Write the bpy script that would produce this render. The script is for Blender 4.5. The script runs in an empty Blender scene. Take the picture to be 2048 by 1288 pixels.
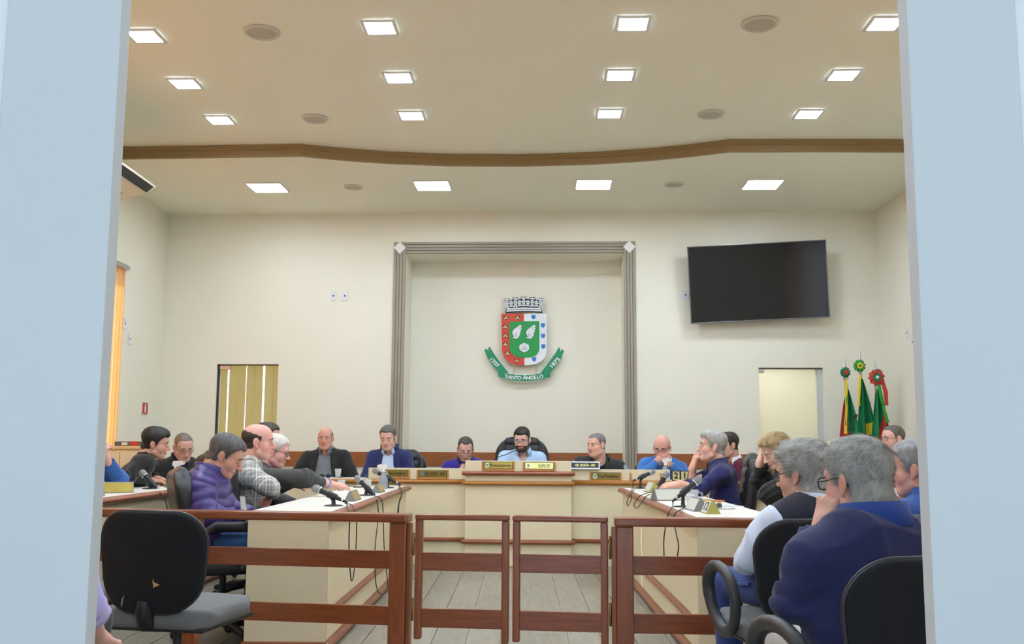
import bpy, bmesh, math, random
import numpy as np
from mathutils import Vector, Matrix, Euler

# ------------------------------------------------------------------ camera
SC = bpy.context.scene
COL = SC.collection
FPX, CAMH, PITCH, YAW, ROLL = 1978.0, 1.13, math.radians(7.2), math.atan(18 / 1978.0), 0.006
_f = Vector((-math.sin(YAW) * math.cos(PITCH), math.cos(YAW) * math.cos(PITCH), math.sin(PITCH)))
_r0 = Vector((math.cos(YAW), math.sin(YAW), 0)); _u0 = _r0.cross(_f)
_r = _r0 * math.cos(ROLL) + _u0 * math.sin(ROLL); _u = _u0 * math.cos(ROLL) - _r0 * math.sin(ROLL)
CAMP = Vector((0, 0, CAMH))
cd = bpy.data.cameras.new('camera'); cam = bpy.data.objects.new('camera', cd); COL.objects.link(cam)
cd.sensor_fit = 'HORIZONTAL'; cd.sensor_width = 36; cd.lens = 36 * FPX / 2048
cd.clip_start = .05; cd.clip_end = 100
M3 = Matrix((_r, _u, -_f)).transposed()
cam.matrix_world = Matrix.Translation(CAMP) @ M3.to_4x4()
SC.camera = cam
def ray(x, y): return _f + _r * ((x - 1024) / FPX) + _u * ((644 - y) / FPX)
def atY(x, y, Y): d = ray(x, y); return CAMP + d * (Y / d.y)
def atZ(x, y, Z): d = ray(x, y); return CAMP + d * ((Z - CAMH) / d.z)
def atX(x, y, X): d = ray(x, y); return CAMP + d * (X / d.x)

# ------------------------------------------------------------------ world, exposure
w = bpy.data.worlds.new('daylight'); SC.world = w; w.use_nodes = True
bg = w.node_tree.nodes['Background']
bg.inputs[0].default_value = (.62, .80, 1.0, 1); bg.inputs[1].default_value = 3.0
SC.view_settings.view_transform = 'Standard'; SC.view_settings.look = 'None'
SC.view_settings.exposure = 0.0; SC.view_settings.gamma = 1.0
SC.view_settings.use_curve_mapping = False
LAMP_FRONT, LAMP_BACK = 120.0, 47.0
LAMPCOL = (.77, .905, 1.05)

sl = bpy.data.lights.new('sun', 'SUN'); sl.energy = 7.5; sl.color = (1, .93, .82); sl.angle = .01
sun = bpy.data.objects.new('sun', sl); COL.objects.link(sun); sun.rotation_euler = (0, math.radians(-62), math.radians(8))   # shines in from the left of the building

# ------------------------------------------------------------------ materials
def lin(c):
    return tuple(((v / 255) / 12.92 if v / 255 <= .04045 else ((v / 255 + .055) / 1.055) ** 2.4) for v in c)
MATS = {}
def mat(name, rgb, rough=.6, metal=0, spec=.5, var=0, vscale=8, bump=0, bscale=60, stretch=None,
        trans=0, alpha=1, emit=None, estr=0, sheen=0, coat=0, attr=False, srgb=True, sss=0, ior=None):
    if name in MATS: return MATS[name]
    m = bpy.data.materials.new(name); m.use_nodes = True; MATS[name] = m
    nt = m.node_tree; N = nt.nodes; L = nt.links; p = N['Principled BSDF']
    c = lin(rgb) if srgb else tuple(rgb)
    p.inputs['Base Color'].default_value = (*c, 1); p.inputs['Roughness'].default_value = rough
    p.inputs['Metallic'].default_value = metal; p.inputs['Specular IOR Level'].default_value = spec
    p.inputs['Transmission Weight'].default_value = trans; p.inputs['Alpha'].default_value = alpha
    if ior: p.inputs['IOR'].default_value = ior
    p.inputs['Coat Weight'].default_value = coat; p.inputs['Coat Roughness'].default_value = .15
    p.inputs['Sheen Weight'].default_value = sheen
    if sss:
        p.inputs['Subsurface Weight'].default_value = sss; p.inputs['Subsurface Radius'].default_value = (.012, .005, .003)
    if emit:
        p.inputs['Emission Color'].default_value = (*emit, 1); p.inputs['Emission Strength'].default_value = estr
    src = None
    if attr:
        a = N.new('ShaderNodeVertexColor'); a.layer_name = 'Col'; src = a.outputs['Color']
    if var or bump:
        tc = N.new('ShaderNodeTexCoord'); mp = N.new('ShaderNodeMapping'); L.new(tc.outputs['Object'], mp.inputs[0])
        if stretch: mp.inputs['Scale'].default_value = stretch
    if var:
        nz = N.new('ShaderNodeTexNoise'); nz.inputs['Scale'].default_value = vscale; nz.inputs['Detail'].default_value = 5
        L.new(mp.outputs[0], nz.inputs['Vector'])
        mx = N.new('ShaderNodeMix'); mx.data_type = 'RGBA'; mx.blend_type = 'MULTIPLY'; mx.inputs[0].default_value = 1
        cr = N.new('ShaderNodeValToRGB'); cr.color_ramp.elements[0].position = .3; cr.color_ramp.elements[1].position = .7
        lo = 1 - var; hi = 1 + var
        cr.color_ramp.elements[0].color = (lo, lo, lo, 1); cr.color_ramp.elements[1].color = (hi, hi, hi, 1)
        L.new(nz.outputs[0], cr.inputs[0]); L.new(cr.outputs[0], mx.inputs[7])
        if src: L.new(src, mx.inputs[6])
        else: mx.inputs[6].default_value = (*c, 1)
        src = mx.outputs[2]
    if src: L.new(src, p.inputs['Base Color'])
    if bump:
        nb = N.new('ShaderNodeTexNoise'); nb.inputs['Scale'].default_value = bscale; nb.inputs['Detail'].default_value = 4
        L.new(mp.outputs[0], nb.inputs['Vector'])
        b = N.new('ShaderNodeBump'); b.inputs['Strength'].default_value = bump; b.inputs['Distance'].default_value = .0025
        L.new(nb.outputs[0], b.inputs['Height']); L.new(b.outputs[0], p.inputs['Normal'])
    return m

wall_m = mat('cream_wall_paint', (240, 235, 218), .75, var=.015, vscale=1.5, bump=.05, bscale=40)
ceil_m = mat('ceiling_paint', (244, 241, 222), .85, var=.012, vscale=1.0)
pillar_m = mat('pillar_paint', (214, 216, 216), .7, var=.015, vscale=2, bump=.04, bscale=30)
white_m = mat('white_paint', (240, 240, 238), .5)
trim_m = mat('greige_trim', (160, 150, 134), .55)
cornice_m = mat('ochre_cornice_paint', (150, 122, 80), .55)
lam_m = mat('cream_laminate', (230, 216, 182), .42, var=.012, vscale=3)
top_m = mat('offwhite_laminate', (232, 228, 216), .35, var=.01, vscale=4)
mahog_m = mat('mahogany', (132, 66, 30), .28, var=.22, vscale=6, stretch=(1, 12, 12), coat=.3)
mahogv_m = mat('mahogany_upright', (136, 70, 34), .28, var=.22, vscale=6, stretch=(12, 12, 1), coat=.3)
mould_m = mat('reddish_moulding', (146, 86, 58), .35, var=.12, vscale=7, stretch=(1, 8, 8))
gold_m = mat('honey_moulding', (176, 118, 52), .38, var=.10, vscale=7, stretch=(1, 8, 8))
band_m = mat('brown_wall_band', (156, 92, 48), .35, var=.14, vscale=5, stretch=(1, 10, 10))
brass_m = mat('aged_brass', (150, 120, 70), .35, metal=1)
metal_m = mat('steel', (190, 192, 195), .28, metal=1)
dark_m = mat('black_plastic', (26, 26, 28), .45)
leather_m = mat('black_leather', (34, 34, 37), .38, bump=.15, bscale=120)
fabric_m = mat('black_fabric', (22, 22, 25), .95, bump=.2, bscale=300)
greyfab_m = mat('grey_fabric', (112, 113, 114), .95, bump=.25, bscale=260, var=.06, vscale=40)

# ------------------------------------------------------------------ object helpers
def tag(o, label=None, cat=None, group=None, kind=None):
    if label: o['label'] = label
    if cat: o['category'] = cat
    if group: o['group'] = group
    if kind: o['kind'] = kind
    return o
def empty(name, loc=(0, 0, 0), rz=0, label=None, cat=None, group=None):
    o = bpy.data.objects.new(name, None); COL.objects.link(o); o.empty_display_size = .1
    o.location = loc; o.rotation_euler = (0, 0, rz); return tag(o, label, cat, group)
def link(name, me, parent=None, loc=None, rot=None):
    o = bpy.data.objects.new(name, me); COL.objects.link(o)
    if parent is not None: o.parent = parent
    if loc is not None: o.location = loc
    if rot is not None: o.rotation_euler = rot
    return o
class MB:
    """collects shapes, builds one mesh object"""
    def __init__(s): s.v = []; s.f = []; s.mi = []; s.sm = []; s.cur = 0
    def add(s, vs, fs, smooth=False):
        n = len(s.v); s.v += [tuple(v) for v in vs]
        for f in fs: s.f.append(tuple(i + n for i in f)); s.mi.append(s.cur); s.sm.append(smooth)
        return s
    def box(s, x0, x1, y0, y1, z0, z1, M=None):
        vs = [Vector((x, y, z)) for z in (z0, z1) for y in (y0, y1) for x in (x0, x1)]
        if M: vs = [M @ v for v in vs]
        return s.add(vs, [(0, 2, 3, 1), (4, 5, 7, 6), (0, 1, 5, 4), (2, 6, 7, 3), (0, 4, 6, 2), (1, 3, 7, 5)])
    def bbox(s, x0, x1, y0, y1, z0, z1, b=.006, M=None, seg=2):
        bm = bmesh.new(); bmesh.ops.create_cube(bm, size=1)
        for v in bm.verts: v.co = Vector(((x0 + x1) / 2 + v.co.x * (x1 - x0), (y0 + y1) / 2 + v.co.y * (y1 - y0), (z0 + z1) / 2 + v.co.z * (z1 - z0)))
        bmesh.ops.bevel(bm, geom=bm.edges[:], offset=b, segments=seg, affect='EDGES', profile=.6)
        bm.verts.index_update()
        vs = [M @ v.co if M else v.co.copy() for v in bm.verts]; fs = [[v.index for v in f.verts] for f in bm.faces]
        bm.free(); return s.add(vs, fs, False)
    def tube(s, pts, r, seg=8, cap=True, closed=False, flat=None):
        pts = [Vector(p) for p in pts]; n = len(pts); rs = r if isinstance(r, (list, tuple)) else [r] * n
        vs = []; fs = []; prev = None
        for i, p in enumerate(pts):
            a = pts[(i - 1) % n] if (closed or i) else p; b = pts[(i + 1) % n] if (closed or i < n - 1) else p
            t = (b - a).normalized()
            if prev is None:
                nx = t.orthogonal().normalized()
                if abs(t.z) < .95: nx = t.cross(Vector((0, 0, 1))).normalized()
            else: nx = (prev - t * prev.dot(t)).normalized()
            prev = nx; ny = t.cross(nx)
            for k in range(seg):
                a_ = 2 * math.pi * k / seg
                vs.append(p + (nx * math.cos(a_) + ny * math.sin(a_) * (flat or 1)) * rs[i])
        m = n if closed else n - 1
        for i in range(m):
            for k in range(seg):
                j = (i + 1) % n; k2 = (k + 1) % seg
                fs.append((i * seg + k, i * seg + k2, j * seg + k2, j * seg + k))
        s.add(vs, fs, True)
        if cap and not closed:
            s.add([vs[k] for k in range(seg)], [tuple(range(seg))[::-1]]); s.add([vs[(n - 1) * seg + k] for k in range(seg)], [tuple(range(seg))])
        return s
    def lathe(s, prof, seg=20, M=None, smooth=True):
        vs = []; fs = []
        for r, z in prof:
            for k in range(seg):
                a = 2 * math.pi * k / seg; v = Vector((r * math.cos(a), r * math.sin(a), z)); vs.append(M @ v if M else v)
        for i in range(len(prof) - 1):
            for k in range(seg):
                k2 = (k + 1) % seg; fs.append((i * seg + k, i * seg + k2, (i + 1) * seg + k2, (i + 1) * seg + k))
        s.add(vs, fs, smooth)
        if prof[0][0] > 1e-5: s.add([vs[k] for k in range(seg)], [tuple(range(seg))[::-1]])
        if prof[-1][0] > 1e-5: s.add([vs[(len(prof) - 1) * seg + k] for k in range(seg)], [tuple(range(seg))])
        return s
    def prism(s, poly, y0, y1, M=None):
        """poly in (x,z), extruded along y"""
        n = len(poly); vs = [Vector((x, y0, z)) for x, z in poly] + [Vector((x, y1, z)) for x, z in poly]
        if M: vs = [M @ v for v in vs]
        fs = [tuple(range(n)), tuple(range(2 * n - 1, n - 1, -1))] + [(i, i + n, (i + 1) % n + n, (i + 1) % n) for i in range(n)]
        return s.add(vs, fs)
    def mesh(s, name, mats):
        me = bpy.data.meshes.new(name); me.from_pydata(s.v, [], s.f)
        for m in (mats if isinstance(mats, (list, tuple)) else [mats]): me.materials.append(m)
        me.polygons.foreach_set('material_index', s.mi); me.polygons.foreach_set('use_smooth', s.sm)
        bm = bmesh.new(); bm.from_mesh(me); bmesh.ops.recalc_face_normals(bm, faces=bm.faces[:]); bm.to_mesh(me); bm.free()
        me.update(); return me
    def build(s, name, mats, parent=None, loc=None, rot=None):
        return link(name, s.mesh(name, mats), parent, loc, rot)
def struct(o): o['kind'] = 'structure'; return o
def copy_tree(o, parent=None):
    c = o.copy(); COL.objects.link(c)
    if parent is not None: c.parent = parent
    for ch in list(o.children): copy_tree(ch, c)
    return c
def textmesh(name, s, size, m, parent, M, extrude=.0008, offset=0, width=None, align='CENTER', shear=0):
    cu = bpy.data.curves.new(name, 'FONT'); cu.body = s; cu.size = size; cu.extrude = extrude; cu.offset = offset
    cu.align_x = align; cu.align_y = 'CENTER'; cu.resolution_u = 3; cu.shear = shear
    o = bpy.data.objects.new(name, cu); COL.objects.link(o)
    dg = bpy.context.evaluated_depsgraph_get(); me = bpy.data.meshes.new_from_object(o.evaluated_get(dg))
    bpy.data.objects.remove(o); bpy.data.curves.remove(cu)
    xs = [v.co.x for v in me.vertices]
    sx = width / (max(xs) - min(xs)) if width and xs else 1
    me.transform(M @ Matrix.Diagonal((sx, 1, 1, 1))); me.materials.clear(); me.materials.append(m)
    return link(name, me, parent)

# ================================================================== THE ROOM
WANG = math.radians(-2.3)
OB = Vector((0, 11.50, 0)); EX = Vector((math.cos(WANG), math.sin(WANG), 0)); EY = Vector((-math.sin(WANG), math.cos(WANG), 0))
def onplane(x, y, O, d=0):
    """pixel -> (u, z) on the plane through O + d*EY, parallel to the back wall"""
    r = ray(x, y); t = ((O + EY * d - CAMP).dot(EY)) / r.dot(EY); p = CAMP + r * t
    return (p - O).dot(EX), p.z
def W(x, y, d=0): return onplane(x, y, OB, d)
HC, HF = 3.89, 4.00          # ceiling heights: rear (lower) and front
XL, XR = -4.27, 4.13

# floor slab + individual wood-look planks in the visible aisle
fl = struct(MB().box(-7.5, 7.5, -4.5, 14.0, -.2, -.012).build('floor', None or mat('grout', (222, 216, 204), .8)))
tile_ms = []
for i in range(4):
    tile_ms.append(mat('wood_look_tile_%d' % i, [(140, 132, 117), (135, 128, 114), (144, 136, 121), (138, 130, 115)][i], .42,
                       var=.16, vscale=5, stretch=(5, .7, 1), bump=.03, bscale=40))
tm = [MB().bbox(-.0972, .0972, -.5996, .5996, -.012, 0, .002, seg=1).mesh('plank_tile', m) for m in tile_ms]
random.seed(4)
x0 = -.012
for ix in range(-12, 13):
    for iy in range(0, 6):
        yy = 4.0 + iy * 1.2 + ((ix * 7) % 3) * .4
        link('plank_tile', tm[random.randrange(4)], fl, (x0 + ix * .2, yy, 0))
fm = MB()
for ix in range(-36, 37):
    for iy in range(-4, 9):
        yy = 4.0 + iy * 1.2 + ((ix * 7) % 3) * .4
        if -12 <= ix <= 12 and 0 <= iy < 6: continue
        fm.box(x0 + ix * .2 - .0985, x0 + ix * .2 + .0985, yy - .598, yy + .598, -.012, 0)
tag(fm.build('plank_tile_field', tile_ms[0], fl), kind='stuff')

# --- back wall, alcove, doors (local frame: x along wall, y behind it)
d1l, d1t = W(434, 728); d1r, _ = W(557, 728); d2l, d2t = W(1517, 735); d2r, _ = W(1646, 735)
al, at_ = W(812, 508); ar, _ = W(1247, 505)
AD = .5
wb = MB()
T = .16
for a, b, z0, z1 in ((-4.6, d1l, 0, 4.2), (d1l, d1r, d1t, 4.2), (d1r, al, 0, 4.2), (al, ar, at_, 4.2), (ar, d2l, 0, 4.2), (d2l, d2r, d2t, 4.2), (d2r, 4.4, 0, 4.2)):
    wb.box(a, b, 0, T, z0, z1)
wb.box(al - .1, ar + .1, AD, AD + .1, 0, at_ + .1)
wb.box(al - .1, al, T, AD, 0, at_ + .1); wb.box(ar, ar + .1, T, AD, 0, at_ + .1); wb.box(al, ar, T, AD, at_, at_ + .1)
back = struct(wb.build('wall_back', wall_m, None, OB, (0, 0, WANG)))
# brown timber band
zb1 = W(650, 903)[1]; zb0 = W(650, 932)[1]
bb = MB(); bb.bbox(d1r, al - .13, -.022, 0, zb0, zb1, .004); struct(bb.build('trim_1', band_m, None, OB, (0, 0, WANG)))
bb = MB(); bb.bbox(ar + .13, d2l, -.022, 0, zb0, zb1, .004); struct(bb.build('trim_2', band_m, None, OB, (0, 0, WANG)))
bb = MB(); bb.bbox(al, ar, AD - .022, AD, zb0, zb1, .004); struct(bb.build('trim_3', band_m, None, OB, (0, 0, WANG)))
# fluted surround with corner diamonds
fl0 = W(789, 486)[0]; fr1 = W(1270, 483)[0]; ft = W(1030, 484)[1]
fw_ = al - fl0
sur = struct(empty('trim_4', OB, WANG))
def flute(n, x0, x1, z0, z1, vert):
    m = MB(); m.box(x0, x1, -.018, 0, z0, z1)
    m.build('flat_board', trim_m, sur)
    for k in range(4):
        a = k / 4; b = (k + 1) / 4
        m = MB()
        if vert: m.bbox(x0 + (x1 - x0) * a + .004, x0 + (x1 - x0) * b - .004, -.032, -.018, z0, z1 - .11, .003)
        else: m.bbox(x0, x1, -.032, -.018, z0 + (z1 - z0) * a + .004, z0 + (z1 - z0) * b - .004, .003)
        m.build('flute', trim_m, sur)
flute('l', fl0, al, .0, ft - .0, True); flute('r', ar, fr1, .0, ft, True); flute('t', al, ar, at_, ft, False)
for xc in ((fl0 + al) / 2, (ar + fr1) / 2):
    zc = (at_ + ft) / 2; r_ = fw_ * .52
    MB().prism([(xc - r_, zc), (xc, zc - r_), (xc + r_, zc), (xc, zc + r_)], -.034, -.018).build('diamond_block', white_m, sur)
# side walls (left with windows), ceilings
aL = atZ(337, 430, HC); aR = atZ(1750, 422, HC)
def wall_openings(name, X, t, holes, y0, y1, zmax):
    m = MB(); ys = y0
    for h0, h1, z0, z1 in sorted(holes):
        m.box(X, X + t, ys, h0, 0, zmax); m.box(X, X + t, h0, h1, 0, z0); m.box(X, X + t, h0, h1, z1, zmax); ys = h1
    m.box(X, X + t, ys, y1, 0, zmax)
    return struct(m.build(name, wall_m))
wz1 = atX(240, 545, XL)[2]; wyf = atX(243, 545, XL)[1]
winL = [(8.3, wyf, .95, wz1), (3.6, 7.2, .95, wz1 + .5)]
winR = [(3.2, 7.0, .95, wz1 + .5)]
wall_openings('wall_left', XL - .2, .2, winL, 2.0, 12.0, 4.3)
wall_openings('wall_right', XR, .2, winR, 2.0, 12.0, 4.3)
# blinds in the side windows
blind_m = mat('orange_blind_fabric', (240, 204, 150), .9)
def translucent(m, rgb, fac=.5):
    nt = m.node_tree; p = nt.nodes['Principled BSDF']; t = nt.nodes.new('ShaderNodeBsdfTranslucent'); t.inputs[0].default_value = (*lin(rgb), 1)
    mx = nt.nodes.new('ShaderNodeMixShader'); mx.inputs[0].default_value = fac
    out = nt.nodes['Material Output']; nt.links.new(p.outputs[0], mx.inputs[1]); nt.links.new(t.outputs[0], mx.inputs[2]); nt.links.new(mx.outputs[0], out.inputs[0])
translucent(blind_m, (250, 210, 150), .55)
glass_m = mat('clear_glass', (250, 252, 252), .03, spec=.5, alpha=.12)
def side_window(n, X, sgn, hole):
    h0, h1, z0, z1 = hole
    m = MB()
    for a, b, c, d in ((h0, h1, z0, z0 + .05), (h0, h1, z1 - .05, z1), (h0, h0 + .05, z0, z1), (h1 - .05, h1, z0, z1), ((h0 + h1) / 2 - .025, (h0 + h1) / 2 + .025, z0, z1)):
        m.box(X - sgn * .16 - .02, X - sgn * .16 + .02, a, b, c, d)
    win = struct(m.build('window_%d' % n, white_m))
    MB().box(X - sgn * .16 - .003, X - sgn * .16 + .003, h0 + .05, h1 - .05, z0 + .05, z1 - .05).build('pane', glass_m, win)
    b = empty('vertical_blind', (X + sgn * .05, (h0 + h1) / 2, z0 - .3), 0, ['orange vertical blind hanging at the left wall window near the flag corner side',
        'orange vertical blind over the nearer left wall window', 'orange vertical blind over the right wall window'][n - 1], 'blind')
    MB().bbox(-.03, .03, h0 - (h0 + h1) / 2 - .05, h1 - (h0 + h1) / 2 + .03, z1 - z0 + .33, z1 - z0 + .38, .004).build('head_rail', metal_m, b)
    sl = MB()
    sl.box(-.001, .001, -.058, .058, 0, z1 - z0 + .33)
    me = sl.mesh('slat', blind_m); k = h0 + .03
    while k < h1:
        link('slat', me, b, (0, k - (h0 + h1) / 2, 0), (0, 0, .12)); k += .105
    return b
b1 = side_window(1, XL, 1, winL[0]); b1['label'] = 'orange vertical blind on the left wall beside the extinguisher sign'
side_window(2, XL, 1, winL[1]); side_window(3, XR, -1, winR[0])
# ceilings: front slab higher, rear lower, painted cornice on the step
band_px = [(232, 318), (420, 315), (600, 312), (640, 316), (700, 321.5), (780, 327), (900, 331.5), (1045, 332), (1180, 328.5), (1300, 321), (1380, 313), (1458, 303.5), (1640, 303), (1815, 304)]
bp = [atZ(x, y, HC) for x, y in band_px]
bp = [Vector((XL - .2, bp[0].y + .02, HC))] + bp + [Vector((XR + .2, bp[-1].y, HC))]
m = MB(); n = len(bp)
vs = [(p.x, p.y + .02, HC) for p in bp] + [(p.x, 12.2, HC) for p in bp] + [(p.x, p.y + .02, HC + .12) for p in bp] + [(p.x, 12.2, HC + .12) for p in bp]
fs = []
for i in range(n - 1):
    fs += [(i, i + 1, n + i + 1, n + i), (2 * n + i, 2 * n + i + 1, i + 1, i), (3 * n + i, 3 * n + i + 1, 2 * n + i + 1, 2 * n + i)]
m.add(vs, fs); struct(m.build('ceiling', ceil_m))
struct(MB().box(XL - .2, XR + .2, 2.0, 12.2, HF + .003, HF + .2).build('ceiling_front', ceil_m))
m = MB()
prof = [(.02, 0), (-.012, 0), (-.012, .014), (-.004, .018), (-.004, .062), (-.022, .072), (-.022, .086), (-.034, .092), (-.034, .112), (.02, .112)]
vs = []; fs = []
for i, p in enumerate(bp):
    a = bp[max(i - 1, 0)]; b = bp[min(i + 1, n - 1)]; t = (b - a).normalized(); nn = Vector((-t.y, t.x, 0))
    for q, z in prof: vs.append(p + nn * q + Vector((0, 0, z - .002)))
k = len(prof)
for i in range(n - 1):
    for j in range(k - 1): fs.append((i * k + j, i * k + j + 1, (i + 1) * k + j + 1, (i + 1) * k + j))
m.add(vs, fs); struct(m.build('trim_5', cornice_m))

# opening between lobby and chamber: two pillars, header above the view
def pillar(name, x0, x1): return struct(MB().bbox(x0, x1, 2.0, 2.05, 0, 4.2, .006).build(name, pillar_m))
pillar('wall_pillar_left', -1.10, -.853); pillar('wall_pillar_right', .812, 1.044)
struct(MB().box(-.853, .812, 2.0, 2.05, 2.6, 4.2).build('wall_header', pillar_m))
struct(MB().box(XL - .2, -1.10, 2.02, 2.05, 0, 4.2).build('wall_front_left', white_m)); struct(MB().box(1.044, XR + .2, 2.02, 2.05, 0, 4.2).build('wall_front_right', white_m))
# lobby around the camera, open to daylight behind
struct(MB().box(-4.0, -3.8, -4.0, 2.06, 0, 3.2).box(3.8, 4.0, -4.0, 2.06, 0, 3.2).build('wall_lobby', white_m))
struct(MB().box(-4.0, 4.0, -4.0, 2.0, 3.2, 3.35).build('ceiling_lobby', white_m))

# --- glass door left with blind behind, glass door right with yellow room behind
def patch(d, u0, u1, z0, z1, y, name='patch_fitting'):
    MB().bbox(u0, u1, y - .02, y + .03, z0, z1, .006).build(name, metal_m, d)
door1 = struct(empty('door_1', OB, WANG)); g_m = mat('door_glass', (236, 240, 236), .02, spec=.5, alpha=.10)
MB().box(d1l + .012, d1r - .005, .07, .08, .01, d1t - .012).build('glass_pane', g_m, door1)
patch(door1, d1l + .012, d1l + .15, d1t - .062, d1t - .012, .07)
MB().box(d1l, d1r, .05, .10, d1t - .012, d1t).build('head_channel', mat('grey_channel', (120, 116, 106), .5), door1)
MB().box(d1l, d1l + .012, .03, .09, 0, d1t).build('rubber_seal', mat('dark_seal', (40, 52, 56), .6), door1)
yb_m = mat('yellow_blind_fabric', (214, 192, 118), .85, var=.06, vscale=20, stretch=(30, 30, .5)); translucent(yb_m, (226, 204, 128), .55)
bl = empty('vertical_blind', OB + EX * ((d1l + d1r) / 2) + EY * .42, WANG, 'yellow vertical blind seen through the left glass door', 'blind')
wd = d1r - d1l; k = -wd / 2 - .35
MB().box(-.75, .75, -.02, .02, d1t + .1, d1t + .15).build('head_rail', metal_m, bl)
random.seed(8)
me_s = MB().box(-.052, .052, -.0015, .0015, .05, d1t + .1).mesh('slat', yb_m)
while k < wd / 2 + .2:
    gap = random.choice([0, 0, .012, .02]); link('slat', me_s, bl, (k, random.uniform(-.012, .012), 0), (0, random.uniform(-.004, .004), random.uniform(-.2, .2))); k += .098 + gap
# little anteroom behind door 1, open to the sky on its far side through a window
struct(MB().box(d1l - 1.0, d1l - .9, T, 1.6, 0, 3).box(d1r + .9, d1r + 1.0, T, 1.6, 0, 3).box(d1l - 1, d1r + 1, T, 1.6, 2.9, 3).build('wall_anteroom', wall_m, None, OB, (0, 0, WANG)))
door2 = struct(empty('door_2', OB, WANG))
fg_m = mat('yellow_film_glass', (250, 246, 222), .35, spec=.5, alpha=.3)
MB().box(d2l + .006, d2r - .06, .07, .08, .01, d2t - .014).build('glass_pane', fg_m, door2)
patch(door2, d2l + .004, d2l + .075, d2t - .055, d2t - .012, .06)
MB().box(d2l, d2r, .05, .10, d2t - .014, d2t).build('head_channel', MATS['grey_channel'], door2)
MB().box(d2r - .06, d2r, .05, .12, 0, d2t).build('door_frame', mat('pale_frame', (205, 208, 206), .5), door2)
yw = mat('pale_yellow_wall', (248, 246, 228), .8)
struct(MB().box(d2l - .8, d2r + .8, 1.8, 1.9, 0, 2.9).box(d2l - .9, d2l - .8, T, 1.9, 0, 2.9).box(d2r + .8, d2r + .9, T, 1.9, 0, 2.9).box(d2l - .9, d2r + .9, T, 1.9, 2.8, 2.9).build('wall_side_room', yw, None, OB, (0, 0, WANG)))

# ------------------------------------------------------------------ lamps, speakers
diff_f = mat('lamp_diffuser_front', (255, 255, 255), .5, emit=LAMPCOL, estr=LAMP_FRONT)
diff_b = mat('lamp_diffuser_rear', (255, 255, 255), .5, emit=LAMPCOL, estr=LAMP_BACK)
frame_m = mat('lamp_frame_white', (225, 225, 222), .4)
def lamp_mesh(s, fr, dm):
    a = MB()
    for x0, x1, y0, y1 in ((-fr, fr, -fr, -s), (-fr, fr, s, fr), (-fr, -s, -s, s), (s, fr, -s, s)): a.bbox(x0, x1, y0, y1, -.014, 0, .002)
    return a.mesh('frame', frame_m), MB().box(-s, s, -s, s, -.006, 0).mesh('diffuser', dm)
FLM = lamp_mesh(.095, .118, diff_f); BLM = lamp_mesh(.178, .19, diff_b)
ordn = ['leftmost', 'second from left', 'third from left', 'rightmost']
LG = [([(290, 72), (760, 55), (1266, 47), (1770, 47)], 'nearest', HF), ([(370, 167), (797, 155), (1240, 150), (1687, 150)], 'middle', HF), ([(440, 240), (823, 231), (1219, 227), (1617, 228)], 'farthest upper', HF),
      ([(535, 375), (865, 371), (1187, 369), (1525, 369)], 'rear', HC)]
for pts, rn, z in LG:
    for i, (x, y) in enumerate(pts):
        p = atZ(x, y, z - .006)
        sz = 'large square' if rn == 'rear' else 'small square'
        o = empty('ceiling_lamp', (p.x, p.y, z), WANG * .6, '%s white ceiling lamp, %s of the four in the %s row' % (sz, ordn[i], rn), 'ceiling lamp', 'square ceiling lamps')
        fm_, dm_ = BLM if rn == 'rear' else FLM
        link('frame', fm_, o); link('diffuser', dm_, o)
# further rows of the same lamps nearer the entrance (above the frame)
for iy, yy in enumerate((5.52, 4.58, 3.64)):
    for i, xx in enumerate((-2.68, -.97, .757, 2.47)):
        o = empty('ceiling_lamp', (xx, yy, HF), WANG * .6, 'small square ceiling lamp, %s in the %s row before the entrance' % (ordn[i], ('third', 'second', 'first')[iy]), 'ceiling lamp', 'square ceiling lamps')
        link('frame', FLM[0], o); link('diffuser', FLM[1], o)
so = empty('ceiling_lamp', OB + EX * ((d2l + d2r) / 2) + EY * 1.0 + Vector((0, 0, 2.8)), WANG, 'lamp lighting the yellow room behind the right door', 'ceiling lamp')
link('frame', FLM[0], so); MB().box(-.095, .095, -.095, .095, -.006, 0).build('diffuser', mat('lamp_diffuser_side', (255, 255, 255), .5, emit=(1, .97, .9), estr=170), so)
grille_m = mat('speaker_mesh', (192, 184, 168), .8, bump=.4, bscale=400); ring_m = mat('speaker_ring', (214, 208, 194), .5)
SPK = [((524, 64), HF, .125, 'round ceiling speaker at upper left, nearest the left pillar'), ((1520, 47), HF, .125, 'round ceiling speaker at upper right, nearest the right pillar'), ((630, 237), HF, .115, 'round ceiling speaker just in front of the cornice, left of centre'),
       ((1421, 228), HF, .115, 'round ceiling speaker just in front of the cornice, right of centre'), ((707, 373), HC, .105, 'round grey ceiling speaker behind the cornice at left'), ((1348, 368), HC, .105, 'round grey ceiling speaker behind the cornice at right')]
for (x, y), z, r_, lb in SPK:
    p = atZ(x, y, z); o = empty('ceiling_speaker', (p.x, p.y, z), 0, lb, 'speaker', 'round ceiling speakers')
    MB().lathe([(r_, 0), (r_, -.01), (r_ - .012, -.018), (r_ - .024, -.012), (r_ - .024, 0)], 28).build('ring', ring_m, o)
    MB().lathe([(r_ - .024, -.006), (r_ * .5, -.014), (.001, -.017)], 28).build('grille', grille_m, o)

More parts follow.
